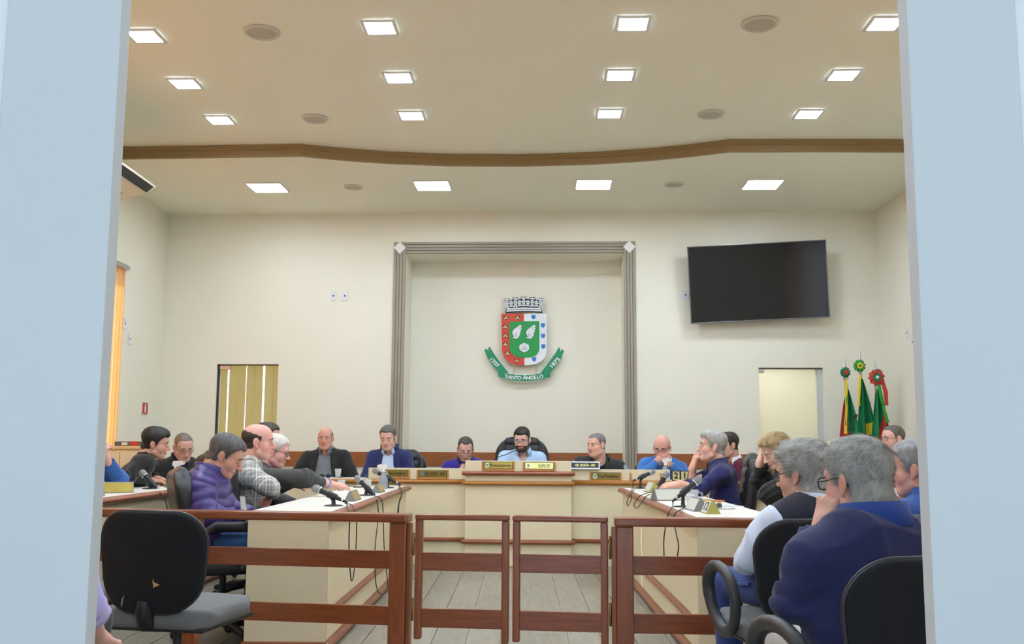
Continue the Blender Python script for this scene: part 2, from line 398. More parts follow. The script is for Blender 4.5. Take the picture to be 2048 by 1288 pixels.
# ------------------------------------------------------------------ soft-shape engine (distance fields meshed by surface nets)
def smin(a, b, k):
    if k <= 0: return np.minimum(a, b)
    h = np.maximum(k - np.abs(a - b), 0) / k
    return np.minimum(a, b) - h * h * k * .25
class Vol:
    def __init__(s, lo, hi, h):
        s.lo = np.array(lo, np.float32); s.h = h
        s.n = np.maximum(np.ceil((np.array(hi) - s.lo) / h).astype(int) + 1, 4)
        s.ax = [s.lo[i] + h * np.arange(s.n[i], dtype=np.float32) for i in range(3)]
        s.f = np.full(s.n, 1.0, np.float32)
    def blk(s, lo, hi):
        sl = []
        for i in range(3):
            a = int(max(0, math.floor((lo[i] - s.lo[i]) / s.h))); b = int(min(s.n[i], math.ceil((hi[i] - s.lo[i]) / s.h) + 1))
            if b - a < 1: return None, None
            sl.append(slice(a, b))
        g = [s.ax[0][sl[0]][:, None, None], s.ax[1][sl[1]][None, :, None], s.ax[2][sl[2]][None, None, :]]
        return tuple(sl), g
    def put(s, d, sl, k, op):
        if op == 'u': s.f[sl] = smin(s.f[sl], d, k)
        elif op == 's': s.f[sl] = -smin(-s.f[sl], d, k)
        else: s.f[sl] = -smin(-s.f[sl], -d, k)
    def ell(s, c, r, R=None, k=.02, op='u', infl=0):
        """ellipsoid; R = 3x3 rows are the local axes"""
        c = np.array(c, float); r = np.array(r, float) + infl; m = float(max(r)) + k + 3 * s.h
        sl, g = s.blk(c - m, c + m)
        if sl is None: return s
        p = [g[0] - c[0], g[1] - c[1], g[2] - c[2]]
        if R is not None: p = [R[i][0] * p[0] + R[i][1] * p[1] + R[i][2] * p[2] for i in range(3)]
        k0 = np.sqrt((p[0] / r[0]) ** 2 + (p[1] / r[1]) ** 2 + (p[2] / r[2]) ** 2)
        k1 = np.sqrt((p[0] / r[0] ** 2) ** 2 + (p[1] / r[1] ** 2) ** 2 + (p[2] / r[2] ** 2) ** 2) + 1e-6
        s.put((k0 * (k0 - 1) / k1).astype(np.float32), sl, k, op); return s
    def cap(s, a, b, ra, rb=None, k=.02, op='u', infl=0, quilt=None):
        a = np.array(a, float); b = np.array(b, float); rb = ra if rb is None else rb; ra += infl; rb += infl
        m = max(ra, rb) + k + 3 * s.h
        sl, g = s.blk(np.minimum(a, b) - m, np.maximum(a, b) + m)
        if sl is None: return s
        d = b - a; L = float(d @ d) + 1e-9
        q = [g[i] - a[i] for i in range(3)]
        t = np.clip((q[0] * d[0] + q[1] * d[1] + q[2] * d[2]) / L, 0, 1)
        dist = np.sqrt((q[0] - t * d[0]) ** 2 + (q[1] - t * d[1]) ** 2 + (q[2] - t * d[2]) ** 2) - (ra + (rb - ra) * t)
        if quilt: dist = dist - quilt[1] * np.abs(np.sin(math.pi * t * math.sqrt(L) / quilt[0] + quilt[2]))
        s.put(dist.astype(np.float32), sl, k, op); return s
    def box(s, c, hx, r, R=None, k=.01, op='u'):
        c = np.array(c, float); hx = np.array(hx, float); m = float(np.linalg.norm(hx)) + r + k + 3 * s.h
        sl, g = s.blk(c - m, c + m)
        if sl is None: return s
        p = [g[i] - c[i] for i in range(3)]
        if R is not None: p = [R[i][0] * p[0] + R[i][1] * p[1] + R[i][2] * p[2] for i in range(3)]
        q = [np.abs(p[i] + 0 * p[0] * 0) - (hx[i] - r) for i in range(3)]
        d = np.sqrt(np.maximum(q[0], 0) ** 2 + np.maximum(q[1], 0) ** 2 + np.maximum(q[2], 0) ** 2) + np.minimum(np.maximum(np.maximum(q[0], q[1]), q[2]), 0) - r
        s.put(d.astype(np.float32), sl, k, op); return s
    def grid(s): return s.ax[0][:, None, None], s.ax[1][None, :, None], s.ax[2][None, None, :]
    def near(s, fn, band=.04):
        """displace the field near its surface: f -= fn(x,y,z)"""
        idx = np.nonzero(np.abs(s.f) < band)
        s.f[idx] -= fn(s.ax[0][idx[0]], s.ax[1][idx[1]], s.ax[2][idx[2]]).astype(np.float32)
    def nets(s):
        f = s.f; neg = f < 0; n = s.n
        c = neg[:-1, :-1, :-1].astype(np.int8)
        cnt = np.zeros(c.shape, np.int8)
        for dx in (0, 1):
            for dy in (0, 1):
                for dz in (0, 1): cnt += neg[dx:n[0] - 1 + dx, dy:n[1] - 1 + dy, dz:n[2] - 1 + dz]
        act = (cnt > 0) & (cnt < 8)
        cid = np.full(act.shape, -1, np.int32); cells = np.argwhere(act); cid[act] = np.arange(len(cells))
        if len(cells) == 0: return np.zeros((0, 3)), np.zeros((0, 4), int)
        acc = np.zeros((len(cells), 3)); num = np.zeros(len(cells))
        corners = [np.array((i, j, k)) for i in (0, 1) for j in (0, 1) for k in (0, 1)]
        val = {}
        for o in corners: val[tuple(o)] = f[cells[:, 0] + o[0], cells[:, 1] + o[1], cells[:, 2] + o[2]].astype(np.float64)
        for o in corners:
            for axn in range(3):
                if o[axn]: continue
                e = o.copy(); e[axn] = 1; va = val[tuple(o)]; vb = val[tuple(e)]; m = (va < 0) != (vb < 0)
                t = va[m] / (va[m] - vb[m]); pos = np.repeat(o[None].astype(float), m.sum(), 0); pos[:, axn] = t
                acc[m] += pos; num[m] += 1
        v = (cells + acc / num[:, None]) * s.h + s.lo
        quads = []
        for axn in range(3):
            a = [slice(None)] * 3; b = [slice(None)] * 3; a[axn] = slice(0, -1); b[axn] = slice(1, None)
            ea = neg[tuple(a)]; eb = neg[tuple(b)]; ch = np.argwhere(ea != eb)
            o1, o2 = [i for i in range(3) if i != axn]
            ok = (ch[:, o1] > 0) & (ch[:, o2] > 0) & (ch[:, o1] < n[o1] - 1) & (ch[:, o2] < n[o2] - 1); ch = ch[ok]
            q = []
            for d1, d2 in ((1, 1), (0, 1), (0, 0), (1, 0)):
                cc = ch.copy(); cc[:, o1] -= d1; cc[:, o2] -= d2; q.append(cid[cc[:, 0], cc[:, 1], cc[:, 2]])
            q = np.stack(q, 1); fl_ = ea[ch[:, 0], ch[:, 1], ch[:, 2]]
            if axn == 1: fl_ = ~fl_
            q[~fl_] = q[~fl_][:, ::-1]; quads.append(q)
        q = np.concatenate(quads); q = q[(q >= 0).all(1)]
        return v, q
def npmesh(name, parts, mats, cols=None, smooth=True):
    """parts: list of (verts, quads[, material index])"""
    vs = []; qs = []; mi = []; n = 0
    for p in parts:
        vs.append(p[0]); qs.append(p[1] + n); n += len(p[0]); mi.append(np.full(len(p[1]), p[2] if len(p) > 2 else 0, np.int32))
    v = np.concatenate(vs).astype(np.float32); q = np.concatenate(qs).astype(np.int32); mi = np.concatenate(mi)
    me = bpy.data.meshes.new(name); me.vertices.add(len(v)); me.vertices.foreach_set('co', v.ravel())
    me.loops.add(q.size); me.loops.foreach_set('vertex_index', q.ravel())
    me.polygons.add(len(q)); me.polygons.foreach_set('loop_start', np.arange(0, q.size, 4, dtype=np.int32))
    me.polygons.foreach_set('loop_total', np.full(len(q), 4, np.int32)) if False else None
    for m in (mats if isinstance(mats, (list, tuple)) else [mats]): me.materials.append(m)
    me.polygons.foreach_set('material_index', mi); me.polygons.foreach_set('use_smooth', np.full(len(q), smooth))
    me.update(calc_edges=True)
    if cols is not None:
        a = me.color_attributes.new('Col', 'FLOAT_COLOR', 'POINT'); c = np.ones((len(v), 4), np.float32); c[:, :3] = np.concatenate(cols); a.data.foreach_set('color', c.ravel())
    return me

# ================================================================== MAIN DESK
OD = Vector((0, 9.72, 0))
def D(x, y, d=0): return onplane(x, y, OD, d)
def halfround(m, x0, x1, y, z0, z1, r, round_ends=True):
    """moulding along x whose nose points to -y"""
    zc = (z0 + z1) / 2; h = (z1 - z0) / 2
    prof = [(0, h)] + [(-r * math.sin(a), h * math.cos(a)) for a in [math.pi * i / 8 for i in range(1, 8)]] + [(0, -h)]
    n = len(prof); xs = [(x0, 0.15), (x0 + r * .25, .7), (x0 + r * .9, 1), (x1 - r * .9, 1), (x1 - r * .25, .7), (x1, .15)] if round_ends else [(x0, 1), (x1, 1)]
    vs = []; fs = []
    for x, s in xs:
        for a, b in prof: vs.append((x, y + a * s + (0 if s == 1 else 0), zc + b * (s * .4 + .6 if round_ends else 1)))
    for i in range(len(xs) - 1):
        for j in range(n - 1): fs.append((i * n + j, i * n + j + 1, (i + 1) * n + j + 1, (i + 1) * n + j))
        fs.append((i * n, i * n + n - 1, (i + 1) * n + n - 1, (i + 1) * n))
    fs += [tuple(range(n)), tuple(range((len(xs) - 1) * n, len(xs) * n))]
    m.add(vs, fs, True); return m
cl_, ztop = D(931, 921, -.1); cr_, _ = D(1143, 922, -.1)
z_dm1 = D(1035, 942.5, -.14)[1]; z_dm0 = D(1035, 952, -.14)[1]; z_g1 = D(1035, 962.5, -.14)[1]; z_g0 = D(1035, 972, -.14)[1]
z_t1 = D(1035, 1080, -.14)[1]; z_t0 = D(1035, 1090, -.14)[1]
zw_top = D(830, 936)[1]; zw_g1 = D(830, 958.5, -.04)[1]; zw_g0 = D(830, 968, -.04)[1]; zw_t1 = D(900, 1075.5, -.04)[1]; zw_t0 = D(900, 1084, -.04)[1]
wl0 = D(737, 940)[0]; wr1 = D(1340, 945)[0]; dl0 = D(560, 955)[0]; dr1 = D(1575, 965)[0]
pod = empty('podium_desk', OD, WANG, 'tall cream podium at the centre of the long desk, carrying the Presidente plate', 'desk')
MB().bbox(cl_, cr_, -.10, -.06, 0, ztop, .003).build('front_panel', lam_m, pod)
MB().bbox(cl_, cl_ + .03, -.06, .42, 0, z_dm1, .003).build('side_panel', lam_m, pod); MB().bbox(cr_ - .03, cr_, -.06, .42, 0, z_dm1, .003).build('side_panel', lam_m, pod)
MB().bbox(cl_ + .03, cr_ - .03, -.06, .34, .86, .89, .003).build('worktop', top_m, pod)
halfround(MB(), cl_ - .035, cr_ + .035, -.10, z_dm0, z_dm1, .045).build('moulding', mould_m, pod)
halfround(MB(), cl_ - .03, cr_ + .03, -.10, z_g0, z_g1, .04).build('moulding', gold_m, pod)
halfround(MB(), cl_ - .035, cr_ + .035, -.10, z_t0, z_t1, .045).build('lower_trim', mould_m, pod)
def wing(x0, x1, r0, r1, label):
    o = empty('wing_desk', OD, WANG, label, 'desk')
    n = max(2, round((x1 - x0) / .9)); w_ = (x1 - x0) / n
    for i in range(n): MB().bbox(x0 + i * w_ + .001, x0 + (i + 1) * w_ - .001, 0, .03, .0, zw_g1 - .003, .002).build('front_panel', lam_m, o)
    MB().bbox(x0, x1, .0, .42, zw_g1 - .03, zw_g1, .003).build('worktop', top_m, o)
    MB().bbox(r0, r1, -.0, .03, zw_g1, zw_top, .003).build('riser_panel', lam_m, o)
    halfround(MB(), x0, x1, 0, zw_g0, zw_g1, .035, False).build('moulding', gold_m, o)
    halfround(MB(), x0, x1, 0, zw_t0, zw_t1, .035, False).build('lower_trim', mould_m, o)
    return o
wingL = wing(dl0, cl_ - .002, wl0, cl_ - .002, 'long cream desk wing left of the podium with the Secretário plate')
wingR = wing(cr_ + .002, dr1, cr_ + .002, wr1, 'long cream desk wing right of the podium with the Vice-Presidente plate')
# wooden three-sided plate holders on the risers + plates
gold_plate = mat('brass_plate', (198, 172, 84), .22, metal=.7, var=.05, vscale=6); dull_plate = mat('dull_brass_plate', (150, 130, 56), .3, metal=.6, var=.08, vscale=8)
ink_m = mat('dark_engraving', (46, 40, 26), .6); black_pl = mat('black_plate', (24, 28, 36), .4); yell_ink = mat('pale_yellow_lettering', (226, 222, 130), .5)
silver_m = mat('silver_frame', (176, 178, 180), .3, metal=.8); holder_m = mat('honey_holder', (190, 132, 66), .45)
emb_w = mat('emblem_white', (225, 226, 222), .5); emb_g = mat('emblem_green', (40, 140, 80), .5); emb_r = mat('emblem_red', (190, 60, 50), .5); emb_grey = mat('emblem_grey_blue', (120, 136, 140), .5)
RX = Matrix.Rotation(math.pi / 2, 4, 'X')
def small_emblem(o, x, z, y, s, grey=False):
    a, b, c = (emb_grey, emb_grey, emb_w) if grey else (emb_w, emb_g, emb_r)
    MB().prism([(x - .34 * s, z + .5 * s), (x - .34 * s, z - .1 * s), (x - .2 * s, z - .3 * s), (x, z - .38 * s), (x + .2 * s, z - .3 * s), (x + .34 * s, z - .1 * s), (x + .34 * s, z + .5 * s)], y - .0012, y).build('emblem_shield', a, o)
    MB().prism([(x - .2 * s, z + .25 * s), (x - .2 * s, z - .05 * s), (x, z - .22 * s), (x + .2 * s, z - .05 * s), (x + .2 * s, z + .25 * s)], y - .002, y - .0012).build('emblem_field', b, o)
    MB().prism([(x - .6 * s, z), (x - .45 * s, z - .02 * s), (x - .3 * s, z - .42 * s), (x, z - .5 * s), (x + .3 * s, z - .42 * s), (x + .45 * s, z - .02 * s), (x + .6 * s, z), (x + .36 * s, z - .56 * s), (x, z - .66 * s), (x - .36 * s, z - .56 * s)], y - .0016, y).build('emblem_ribbon', a, o)
def holder(parent, d, x0, x1, y0, y1, plate=None):
    a, zt = D(x0, y0, d); b, zb = D(x1, y1, d); w_ = .016; hb = (zt - zb) * .22
    MB().bbox(a, a + w_, d - .016, d, zb, zt, .002).build('holder_side', holder_m, parent); MB().bbox(b - w_, b, d - .016, d, zb, zt, .002).build('holder_side', holder_m, parent)
    MB().bbox(a + w_, b - w_, d - .016, d, zb, zb + hb, .002).build('holder_ledge', holder_m, parent)
    return a + w_, b - w_, zb + hb, zt - .004
def plate(box, d, txt, lab, m_pl, m_ink, emblem=True, frame=ink_m, grey=False, tw=.62, toff=.12, bold=.0012):
    a, b, z0, z1 = box; o = empty('nameplate', OD + EX * ((a + b) / 2) + EY * (d - .004) + Vector((0, 0, z0)), WANG, lab, 'nameplate')
    w_ = (b - a) / 2 - .002; h = z1 - z0
    MB().box(-w_, w_, -.004, .0, 0, h).build('plate', frame, o)
    MB().box(-w_ + .004, w_ - .004, -.006, -.004, .004, h - .004).build('plate_face', m_pl, o)
    if emblem: small_emblem(o, -w_ + .034, h * .5, -.006, h * .62, grey)
    if txt: textmesh('lettering', txt, h * .62, m_ink, o, Matrix.Translation((w_ * toff, -.0065, h * .47)) @ RX, .0006, bold, width=2 * w_ * tw)
    return o
plate(holder(wingL, 0, 761, 819.5, 938.5, 957.5), 0, 'Secretário', 'brass Secretário plate on the left wing of the desk', dull_plate, ink_m, toff=.2, tw=.68)
plate(holder(wingL, 0, 834, 897, 939.5, 958.5), 0, 'JOÃO CARDOSO - UNIÃO', 'dull brass plate with name João Cardoso União and grey emblem', dull_plate, ink_m, grey=True, tw=.72, toff=.16)
plate(holder(pod, -.1, 964, 1029, 922.5, 942), -.1, 'Presidente', 'shiny gold Presidente plate on the central podium', gold_plate, ink_m, toff=.16, tw=.74, bold=.0006)
plate(holder(pod, -.1, 1046, 1111, 924, 942.5), -.1, 'FELIPPE- PDT', 'glare-covered gold nameplate right of the Presidente plate', mat('glare_plate', (206, 190, 120), .12, metal=.9), mat('pale_ink', (110, 100, 60), .5), toff=.36, tw=.42)
plate(holder(wingR, 0, 1179, 1243, 944, 963.5), 0, 'Vice-Presidente', 'brass Vice-Presidente plate on the right wing of the desk', dull_plate, ink_m, toff=.16, tw=.72)
holder(wingR, 0, 1259, 1324, 946, 965)
# free-standing black plate "VER. PEDRÃO - PSD"
a, zt = D(1141, 925, -.02); b, zb = D(1199, 940, -.02)
o = empty('desk_nameplate', OD + EX * ((a + b) / 2) + EY * .0 + Vector((0, 0, zw_top)), WANG, 'black and silver Ver. Pedrão PSD plate standing on the right wing', 'nameplate')
h = zt - zb + .004; w_ = (b - a) / 2
MB().prism([(-.03, 0), (.03, 0), (.008, h), (-.008, h)], -w_, w_, Matrix.Rotation(math.pi / 2, 4, 'Z')).build('base', silver_m, o)
ang = math.atan2(.022, h); PM = Matrix.Translation((0, -.030, 0)) @ Matrix.Rotation(-ang, 4, 'X')
MB().bbox(-w_ - .004, w_ + .004, -.004, .003, 0, h, .002, PM).build('silver_frame', silver_m, o)
MB().box(-w_ + .008, w_ - .008, -.006, -.003, .014, h - .010, PM).build('plate_face', black_pl, o)
textmesh('lettering', 'VER. PEDRÃO - PSD', h * .46, yell_ink, o, PM @ Matrix.Translation((0, -.0065, h * .5)) @ RX, .0006, .0012, width=w_ * 1.42)

# ================================================================== COUNCILLORS' TABLES
def side_table(name, xi, sgn, y0, y1, T, wdt, label):
    """xi: aisle edge; sgn -1 = body extends to -x"""
    o = empty(name, (xi, y0, 0), 0, label, 'desk'); L = y1 - y0
    def B(m, a, b, *r): return m.bbox(min(sgn * a, sgn * b), max(sgn * a, sgn * b), *r)
    B(MB(), .02, wdt, 0, L, T - .028, T, .004).build('worktop', top_m, o)
    n = round(L / .8); s = (L - .04) / n
    for i in range(n): B(MB(), .03, .048, .02 + i * s + .001, .02 + (i + 1) * s - .001, .0, T - .03, .001).build('front_panel', lam_m, o)
    B(MB(), .03, wdt - .02, .012, .032, 0, T - .03, .002).build('end_panel', lam_m, o)
    B(MB(), .05, wdt - .02, L - .03, L - .012, 0, T - .03, .002).build('end_panel', lam_m, o)
    # moulding along the aisle side: nose points to the aisle (-sgn)
    R = Matrix.Rotation(math.pi / 2 if sgn < 0 else -math.pi / 2, 4, 'Z')
    def mo(z0, z1, r, x, nm, m):
        mb = MB(); halfround(mb, -L / 2 - .0, L / 2 + .0, 0, z0, z1, r)
        mb.v = [tuple((R @ Vector(v)) + Vector((sgn * x, L / 2, 0))) for v in mb.v]; mb.build(nm, m, o)
    mould_y = mat('reddish_moulding_y', (142, 84, 58), .32, var=.12, vscale=7, stretch=(8, 1, 8))
    mo(T - .045, T + .001, .05, .03, 'moulding', mould_y); mo(.185, .225, .03, .03, 'lower_trim', mould_y); mo(.0, .06, .035, .03, 'plinth_trim', mould_y)
    B(MB(), .02, wdt - .01, -.008, .012, 0, .06, .004).build('plinth_trim', mould_m, o)
    return o
tabL = side_table('council_table', -1.04, -1, 5.60, 9.45, .76, .50, 'inner left council table with three microphones along its aisle edge')
tabR = side_table('council_table', .92, 1, 5.38, 9.30, .76, .50, 'inner right council table with plate 12 on its near end')
outL = side_table('council_table', -2.58, -1, 4.9, 9.3, .80, .44, 'outer left council table where the two men in black sit')
outR = side_table('council_table', 2.65, 1, 5.8, 9.3, .80, .52, 'outer right council table behind the grey-haired spectators')
for o in (tabL, tabR, outL, outR): o['group'] = 'council tables'

# ================================================================== RAILING AND GATES
def zrail(y, Y): return atY(800, y, Y).z
zs = [(zrail(1140, 4.93), zrail(1103.5, 4.93)), (zrail(1254, 4.93), zrail(1215.5, 4.93))]
def rail_frame(A, B): d = Vector(B) - Vector(A); return Vector((A[0], A[1], 0)), math.atan2(d.y, d.x), d.length
def railing(A, B, posts, label):
    O, r, L = rail_frame(A, B); o = empty('railing', O, r, label, 'railing')
    MB().bbox(-.005, L + .005, -.055, .055, .758, .80, .010).build('top_rail', mahog_m, o)
    for z0, z1 in zs: MB().bbox(0, L, -.012, .012, z0, z1, .003).build('slat', mahog_m, o)
    for p in posts: MB().bbox(p - .042, p + .042, -.034, .034, 0, .758, .006).build('post', mahogv_m, o)
    return o, L
RA, RBp = (-2.52, 5.28), (-.548, 4.965)
r1, L1 = railing(RA, RBp, [.05, .86], 'mahogany railing left of the gate, behind the empty chair'); 
L_ = rail_frame(RA, RBp)[2]
MB().bbox(L_ - .09, L_ - .005, -.034, .034, 0, .758, .006).build('post', mahogv_m, r1); MB().bbox(L_ - .005, L_ + .018, -.02, .02, .02, .755, .004).build('hinge_strip', mahogv_m, r1)
r2, L2 = railing((.455, 4.82), (2.75, 4.72), [1.1, 2.2], 'mahogany railing right of the gate, in front of the spectators')
MB().bbox(.005, .085, -.034, .034, 0, .758, .006).build('post', mahogv_m, r2); MB().bbox(-.018, .005, -.02, .02, .02, .755, .004).build('hinge_strip', mahogv_m, r2)
def gate(A, B, label, hside):
    O, r, L = rail_frame(A, B); o = empty('gate', O, r, label, 'gate', 'gate leaves')
    MB().bbox(0, L, -.03, .03, .772, .80, .009).build('top_rail', mahog_m, o)
    for x in (.019, L - .019): MB().bbox(x - .018, x + .018, -.02, .02, .205 - (.012 if x > .1 else 0), .773, .009, seg=3).build('stile', mahogv_m, o)
    for z0, z1 in zs: MB().bbox(.03, L - .03, -.012, .012, z0 - .002, z1 - .002, .003).build('slat', mahog_m, o)
    for z in (.655, .345):
        x = -.008 if hside < 0 else L + .008
        MB().lathe([(.004, -.055), (.0065, -.05), (.0065, .05), (.004, .055)], 10, Matrix.Translation((x, -.012, z))).build('hinge', brass_m, o)
    return o
gate((-.512, 4.95), (-.050, 4.90), 'left mahogany gate leaf in the railing', -1); gate((-.034, 4.89), (.424, 4.84), 'right mahogany gate leaf in the railing', 1)

# ================================================================== CHAIRS
def rot3(rx, ry, rz): return np.array(Euler((rx, ry, rz)).to_matrix().transposed())
def star_base(o, R=.29):
    MB().lathe([(.028, .1), (.028, .22), (.018, .22), (.018, .40), (.03, .41), (.03, .43)], 14).build('gas_column', dark_m, o)
    for k in range(5):
        a = 2 * math.pi * k / 5 + .3; c, s_ = math.cos(a), math.sin(a)
        l = MB().tube([(0, 0, .12), (c * R * .5, s_ * R * .5, .105), (c * R, s_ * R, .075)], [.032, .026, .02], 8).build('base_leg', dark_m, o)
        MB().lathe([(.022, -.016), (.026, -.01), (.026, .01), (.022, .016)], 12, Matrix.Translation((c * R, s_ * R, .027)) @ Matrix.Rotation(a + .8, 4, 'Z') @ Matrix.Rotation(math.pi / 2, 4, 'X')).build('caster', dark_m, l)
def exec_chair_meshes(top=1.04, wide=.235, rolls=True, h=.012):
    v = Vol((-.36, -.42, .36), (.36, .40, top + .12), h)
    lean = .16
    Rm = rot3(lean, 0, 0); zc = (.47 + top) / 2; hh = (top - .47) / 2
    v.box((0, -.235 - 0, zc), (wide, .045, hh), .045, Rm, .02)
    back = Vol((-.36, -.42, .36), (.36, .40, top + .12), h)
    back.box((0, -.24, zc), (wide, .05, hh), .049, Rm, .02)
    # round the upper corners
    X, Y, Z = back.grid(); r = wide * .75
    q = np.sqrt(np.maximum(np.abs(X) - (wide - r), 0) ** 2 + np.maximum(Z - (top - r), 0) ** 2) - r
    back.f = np.maximum(back.f, np.where((np.abs(X) > wide - r) & (Z > top - r), q, -1) + 0 * Y).astype(np.float32)
    if rolls:
        back.near(lambda x, y, z: np.where((y > -.24 + (zc - z) * .16) & (np.abs(x) < wide * .66), .016 * np.abs(np.sin(math.pi * (z - .47) / .085)) ** .6, 0) - np.where((np.abs(np.abs(x) - wide * .66) < .012) & (y > -.24 + (zc - z) * .16), .008, 0))
    bm_ = npmesh('backrest', [back.nets()], leather_m)
    seat = Vol((-.34, -.34, .36), (.34, .34, .56), h)
    seat.box((0, .0, .45), (.25, .25, .05), .049); seat.ell((0, 0, .48), (.22, .22, .03), k=.03)
    sm_ = npmesh('seat', [seat.nets()], leather_m)
    arm = MB().tube([(0, -.20, .50), (.0, -.17, .64), (0, -.10, .68), (0, .12, .67), (0, .20, .62), (0, .17, .52), (0, .05, .44)], [.022, .022, .026, .026, .022, .02, .018], 10, flat=1.2).mesh('armrest', dark_m)
    return bm_, sm_, arm
EXM = exec_chair_meshes(.995); EXT = exec_chair_meshes(1.085); EXP = exec_chair_meshes(1.24, .29, True)
def exec_chair(x, y, yaw, label, ms=EXM, arms=True):
    o = empty('office_chair', (x, y, 0), yaw, label, 'chair', 'black leather council chairs')
    link('backrest', ms[0], o); link('seat', ms[1], o)
    if arms:
        for s_ in (-1, 1): link('armrest', ms[2], o, (s_ * .29, 0, 0))
    star_base(o); return o
# spectators' chairs
def shell_outline(w, z0, z1, n=9):
    pts = []
    def arc(cx, cz, r, a0, a1):
        for i in range(n): a = a0 + (a1 - a0) * i / (n - 1); pts.append((cx + r * math.cos(a), cz + r * math.sin(a)))
    r1, r2 = .12, .15
    arc(w - r1, z1 - r1, r1, 0, math.pi / 2); arc(-w + r1, z1 - r1, r1, math.pi / 2, math.pi)
    arc(-w + .012 + r2, z0 + r2, r2, math.pi, 1.5 * math.pi); arc(w - .012 - r2, z0 + r2, r2, 1.5 * math.pi, 2 * math.pi)
    return pts
def curved_pad(name, out, y0, y1, bev, m, bow=.05):
    """thick plate with rounded rim from an (x,z) outline, bowed sideways"""
    n = len(out); cx = 0; cz = sum(p[1] for p in out) / n; rings = []
    D_ = (y1 - y0)
    prof = [(0, y0 + bev * .0, .90), (0, y0, .95), (0, y0 + D_ * .2, .99), (0, y0 + D_ * .5, 1.0), (0, y0 + D_ * .8, .99), (0, y1, .95), (0, y1, .90)]
    prof = [(y0 - .006, .0), (y0 - .005, .5), (y0 - .002, .85), (y0, .955), (y0 + D_ * .2, .99), (y0 + D_ * .5, 1.0), (y0 + D_ * .8, .99), (y1, .955), (y1 + .004, .85), (y1 + .012, .5), (y1 + .014, .0)]
    vs = []; fs = []
    for y, s in prof:
        for x, z in out:
            px = cx + (x - cx) * s; pz = cz + (z - cz) * s; vs.append((px, y + bow * (px / .22) ** 2 - .10 * (pz - .5), pz))
    for i in range(len(prof) - 1):
        for k in range(n): fs.append((i * n + k, i * n + (k + 1) % n, (i + 1) * n + (k + 1) % n, (i + 1) * n + k))
    mb = MB(); mb.add(vs, fs, True); return mb.mesh(name, m)
so_ = shell_outline(.232, .47, .865)
SH_BACK = curved_pad('back_shell', so_, -.265, -.245, .01, fabric_m); rim_m = mat('rim_plastic', (46, 46, 50), .3)
SH_CUSH = curved_pad('back_cushion', [(x * .97, .667 + (z - .667) * .97) for x, z in so_], -.243, -.215, .02, greyfab_m)
rimpts = [(x, -.244 + .05 * (x / .22) ** 2 - .10 * (z - .5), z) for x, z in so_]
SH_RIM = MB().tube(rimpts, .008, 6, closed=True).mesh('rim', rim_m)
sv = Vol((-.34, -.34, .36), (.34, .36, .54), .01)
sv.box((0, .01, .44), (.245, .245, .038), .037); sv.ell((0, .03, .465), (.235, .235, .024), k=.03)
X, Y, Z = sv.grid(); rr = np.sqrt(np.maximum(np.abs(X) - .10, 0) ** 2 + np.maximum(np.abs(Y - .01) - .10, 0) ** 2) - .15
sv.f = np.maximum(sv.f, rr + 0 * Z).astype(np.float32)
SH_SEAT = npmesh('seat', [sv.nets()], greyfab_m)
SH_PAN = MB().bbox(-.225, .225, -.21, .235, .392, .41, .008).mesh('seat_pan', dark_m)
def loop_pts(s_):
    P = []
    for i in range(20):
        a = 2 * math.pi * i / 20; y = .02 + .145 * math.cos(a) * (1 + .15 * math.sin(a)); z = .545 + .125 * math.sin(a)
        P.append((s_ * (.275 + .012 * math.sin(a)), y, z))
    return P
SH_ARM = {s_: MB().tube(loop_pts(s_), .021, 10, closed=True, flat=1.25).mesh('armrest', mat('arm_plastic', (52, 53, 56), .42)) for s_ in (-1, 1)}
def spec_chair(x, y, yaw, label, arms=True, dz=0):
    o = empty('spectator_chair', (x, y, 0), yaw, label, 'chair', "spectators' black chairs")
    b = link('back_shell', SH_BACK, o); link('rim', SH_RIM, b); link('back_cushion', SH_CUSH, o); link('seat', SH_SEAT, o); link('seat_pan', SH_PAN, o)
    MB().tube([(0, -.258, .515), (0, -.268, .48), (0, -.24, .42), (0, -.12, .395)], [.03, .034, .034, .03], 8, flat=.5).build('spine_bar', dark_m, o)
    if arms:
        for s_ in (-1, 1): link('armrest', SH_ARM[s_], o)
    for c in o.children: c.location.z += dz
    star_base(o); return o

# ================================================================== PEOPLE
skin_m = mat('skin', (200, 150, 125), .5, attr=True, spec=.35, bump=.05, bscale=250)
eye_m = mat('eye', (196, 186, 178), .35); iris_m = mat('iris', (46, 34, 28), .3); lash_m = mat('lash', (48, 34, 28), .7)
lens_m = mat('spectacle_lens', (225, 232, 236), .05, alpha=.10); shoe_m = mat('black_shoe', (28, 26, 25), .35)
def cloth(name, rgb, rough=.9, bump=.25, bscale=180, var=.06, sheen=.15): return mat(name, rgb, rough, bump=bump, bscale=bscale, var=var, vscale=12, sheen=sheen)
def hairmat(name, rgb, var=.35): return mat(name, rgb, .55, var=var, vscale=45, stretch=(1, 1, .25), bump=.6, bscale=110)
def V(*a): return np.array(a, float)
def nrm(v): v = np.array(v, float); return v / (np.linalg.norm(v) + 1e-9)
def grad_normals(vol, v):
    out = np.zeros_like(v); q = np.clip((v - vol.lo) / vol.h, 1.01, vol.n - 2.01)
    def samp(p):
        i = np.floor(p).astype(int); t = p - i; r = 0
        for a in (0, 1):
            for b in (0, 1):
                for c in (0, 1):
                    w_ = (t[:, 0] if a else 1 - t[:, 0]) * (t[:, 1] if b else 1 - t[:, 1]) * (t[:, 2] if c else 1 - t[:, 2])
                    r = r + w_ * vol.f[i[:, 0] + a, i[:, 1] + b, i[:, 2] + c]
        return r
    for k in range(3):
        e = np.zeros(3); e[k] = .5; out[:, k] = samp(q + e) - samp(q - e)
    return out / (np.linalg.norm(out, axis=1, keepdims=True) + 1e-9)
